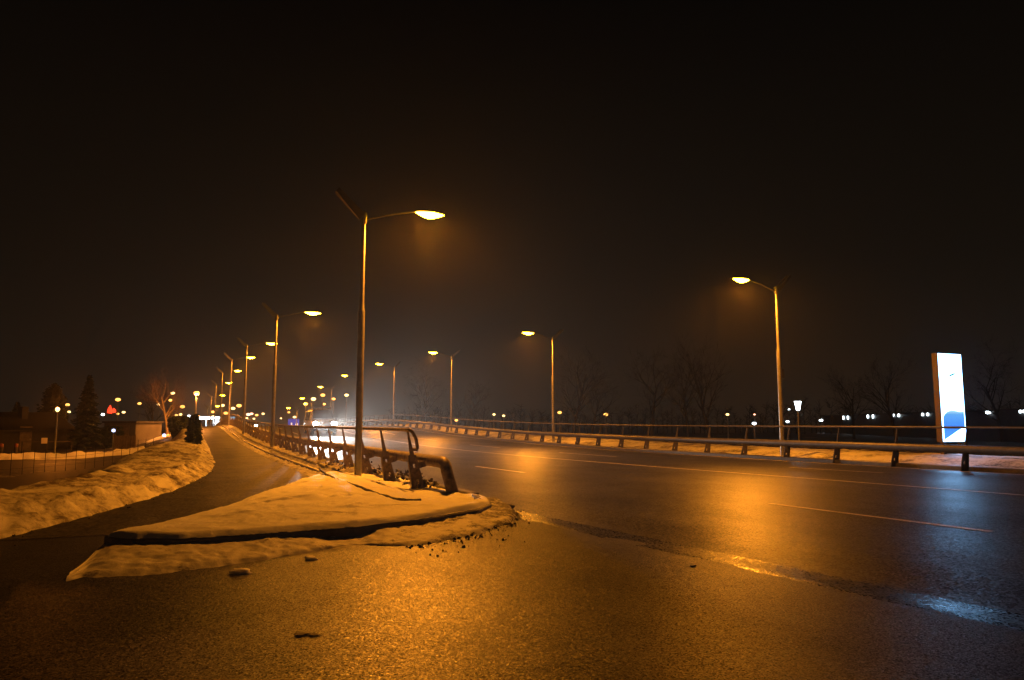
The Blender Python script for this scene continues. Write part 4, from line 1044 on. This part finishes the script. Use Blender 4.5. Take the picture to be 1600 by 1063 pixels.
# long dark hall with cold wall lights, right
x0, y0 = ray(1690, 66); x1, y1 = ray(1283, 150)
dx, dy = x1 - x0, y1 - y0; L = math.hypot(dx, dy); rz = math.atan2(dy, dx); zg = -0.75
root = empty('long_hall', (x0, y0, zg), rz, 'long dark low hall with a row of cold white wall lights behind the lit sign', 'building')
m = MB(); m.box((L / 2, -3.2, 1.75), (L, 6, 3.5)); m.build('wall', M['darkwall'], root)
m = MB(); m.box((L / 2, -3.2, 3.58), (L + 0.8, 7.0, 0.16)); m.build('roof', M['rooftile'], root)
def hall_u(px):        # distance along the hall front where the sight line of column px meets it
    rx, ry = ray(px, 1.0); det = rx * (-dy) + dx * ry      # solve k*(rx,ry) = (x0,y0) + u*(dx,dy)
    k = (x0 * (-dy) + dx * y0) / det
    u = ((k * rx - x0) * dx + (k * ry - y0) * dy) / (L * L); return u * L, k
for px, py in ((1595, 642.5), (1589, 643), (1541, 644), (1537, 644.5), (1445, 647.5), (1437, 647.5), (1400, 649), (1393, 649), (1360, 651), (1352, 651), (1321, 653), (1314, 653)):
    u, k = hall_u(px)
    h = zat(py, k) - zg
    m = MB(); w = 6.0 / F * k * 0.55
    m.box((u, 0.0 - 0.19 + 0.1, h), (w, 0.12, w * 1.5)); m.build('wall_light', M['white_lamp'], root)
far_lamp(1280, 657, 'white_lamp', 4.5, 'cold white lamp at the left end of the dark hall', 160)

# petrol station beyond the bridge: lit canopy, pillars, kiosk
x, y = ray(324, 300); zg = terrain(x, y)
root = empty('station_canopy', (x, y, zg), -YAW + math.radians(50), 'far lit station canopy seen over the bridge crest at the end of the footpath', 'canopy')
zc = zat(653.5, 300) - zg
m = MB(); m.box((0, 0, zc), (9.5, 5.0, 0.9)); m.build('roof', M['white_lamp'], root)
for sx in (-3.2, 0.4, 3.6):
    m = MB(); m.box((sx, 0, zc / 2 - 0.3), (0.5, 0.5, zc - 0.4)); m.build('pillar', M['white'], root)
m = MB(); m.box((-4.6, 0.5, zc - 2.4), (1.6, 1.4, 2.6)); m.build('kiosk', M['white_lamp'], root)
m = MB(); m.box((4.3, -1.5, zc - 2.4), (1.6, 1.2, 2.6)); m.build('kiosk', M['white_lamp'], root)
m = MB(); m.box((0.2, -2.0, zc - 3.9), (2.2, 1.0, 1.0)); m.build('fuel_pump', M['white_lamp'], root)

# pale blue lit pylon and blue road sign
x, y = ray(365, 300); zg = terrain(x, y); zc = zat(655.5, 300)
root = empty('pylon_sign', (x, y, zg), -YAW, 'small pale blue lit pylon sign over the bridge crest', 'sign')
m = MB(); m.box((0, 0, zc - zg), (2.2, 0.4, 2.0)); p = m.build('panel', M['pylon_blue'], root)
m = MB(); m.box((0.3, -0.22, zc - zg + 0.45), (1.3, 0.04, 0.6)); m.build('symbol', M['road_sign_white'], p)
m = MB(); m.box((0, 0, (zc - zg) / 2 - 0.5), (0.5, 0.3, zc - zg - 1.0)); m.build('post', M['steel'], root)
x, y = ray(461, 165); zg = terrain(x, y); zc = zat(661.5, 165)
root = empty('road_sign', (x, y, zg), -YAW, 'blue rectangular road sign with white symbols left of the oncoming van', 'sign')
m = MB(); m.box((0, 0, zc - zg), (2.5, 0.06, 1.9)); p = m.build('panel', M['road_sign_blue'], root)
m = MB(); m.box((-0.45, -0.05, zc - zg - 0.25), (0.28, 0.02, 0.7)); m.build('symbol', M['road_sign_white'], p)
m = MB(); m.prism([(0.3, -0.5), (0.95, -0.5), (0.95, -0.1), (0.6, 0.2)], -0.06, -0.04, 'y'); m.v = [(a, b, c + zc - zg) for a, b, c in m.v]; m.build('symbol', M['road_sign_white'], p)
for sx in (-0.9, 0.9):
    m = MB(); m.tube([(sx, 0.08, -0.2), (sx, 0.08, zc - zg + 0.9)], 0.06, 8); m.build('post', M['steel'], root)

# ------------------------------------------------------------------ damp winter air
if HAZE > 0:
    m = MB(); m.box((80, 420, 240), (1500, 1280, 510)); m.box
    o = m.build('haze', None); o.data.materials.clear()
    hm = bpy.data.materials.new('damp winter air'); hm.use_nodes = True; hn = hm.node_tree.nodes; hn.clear()
    ho = hn.new('ShaderNodeOutputMaterial'); hv = hn.new('ShaderNodeVolumePrincipled')
    hv.inputs['Color'].default_value = (0.85, 0.86, 0.9, 1); hv.inputs['Density'].default_value = HAZE; hv.inputs['Anisotropy'].default_value = 0.72
    hm.node_tree.links.new(hv.outputs[0], ho.inputs['Volume'])
    o.data.materials.append(hm); tag(o, 'thin damp winter night air', None, None, 'stuff')
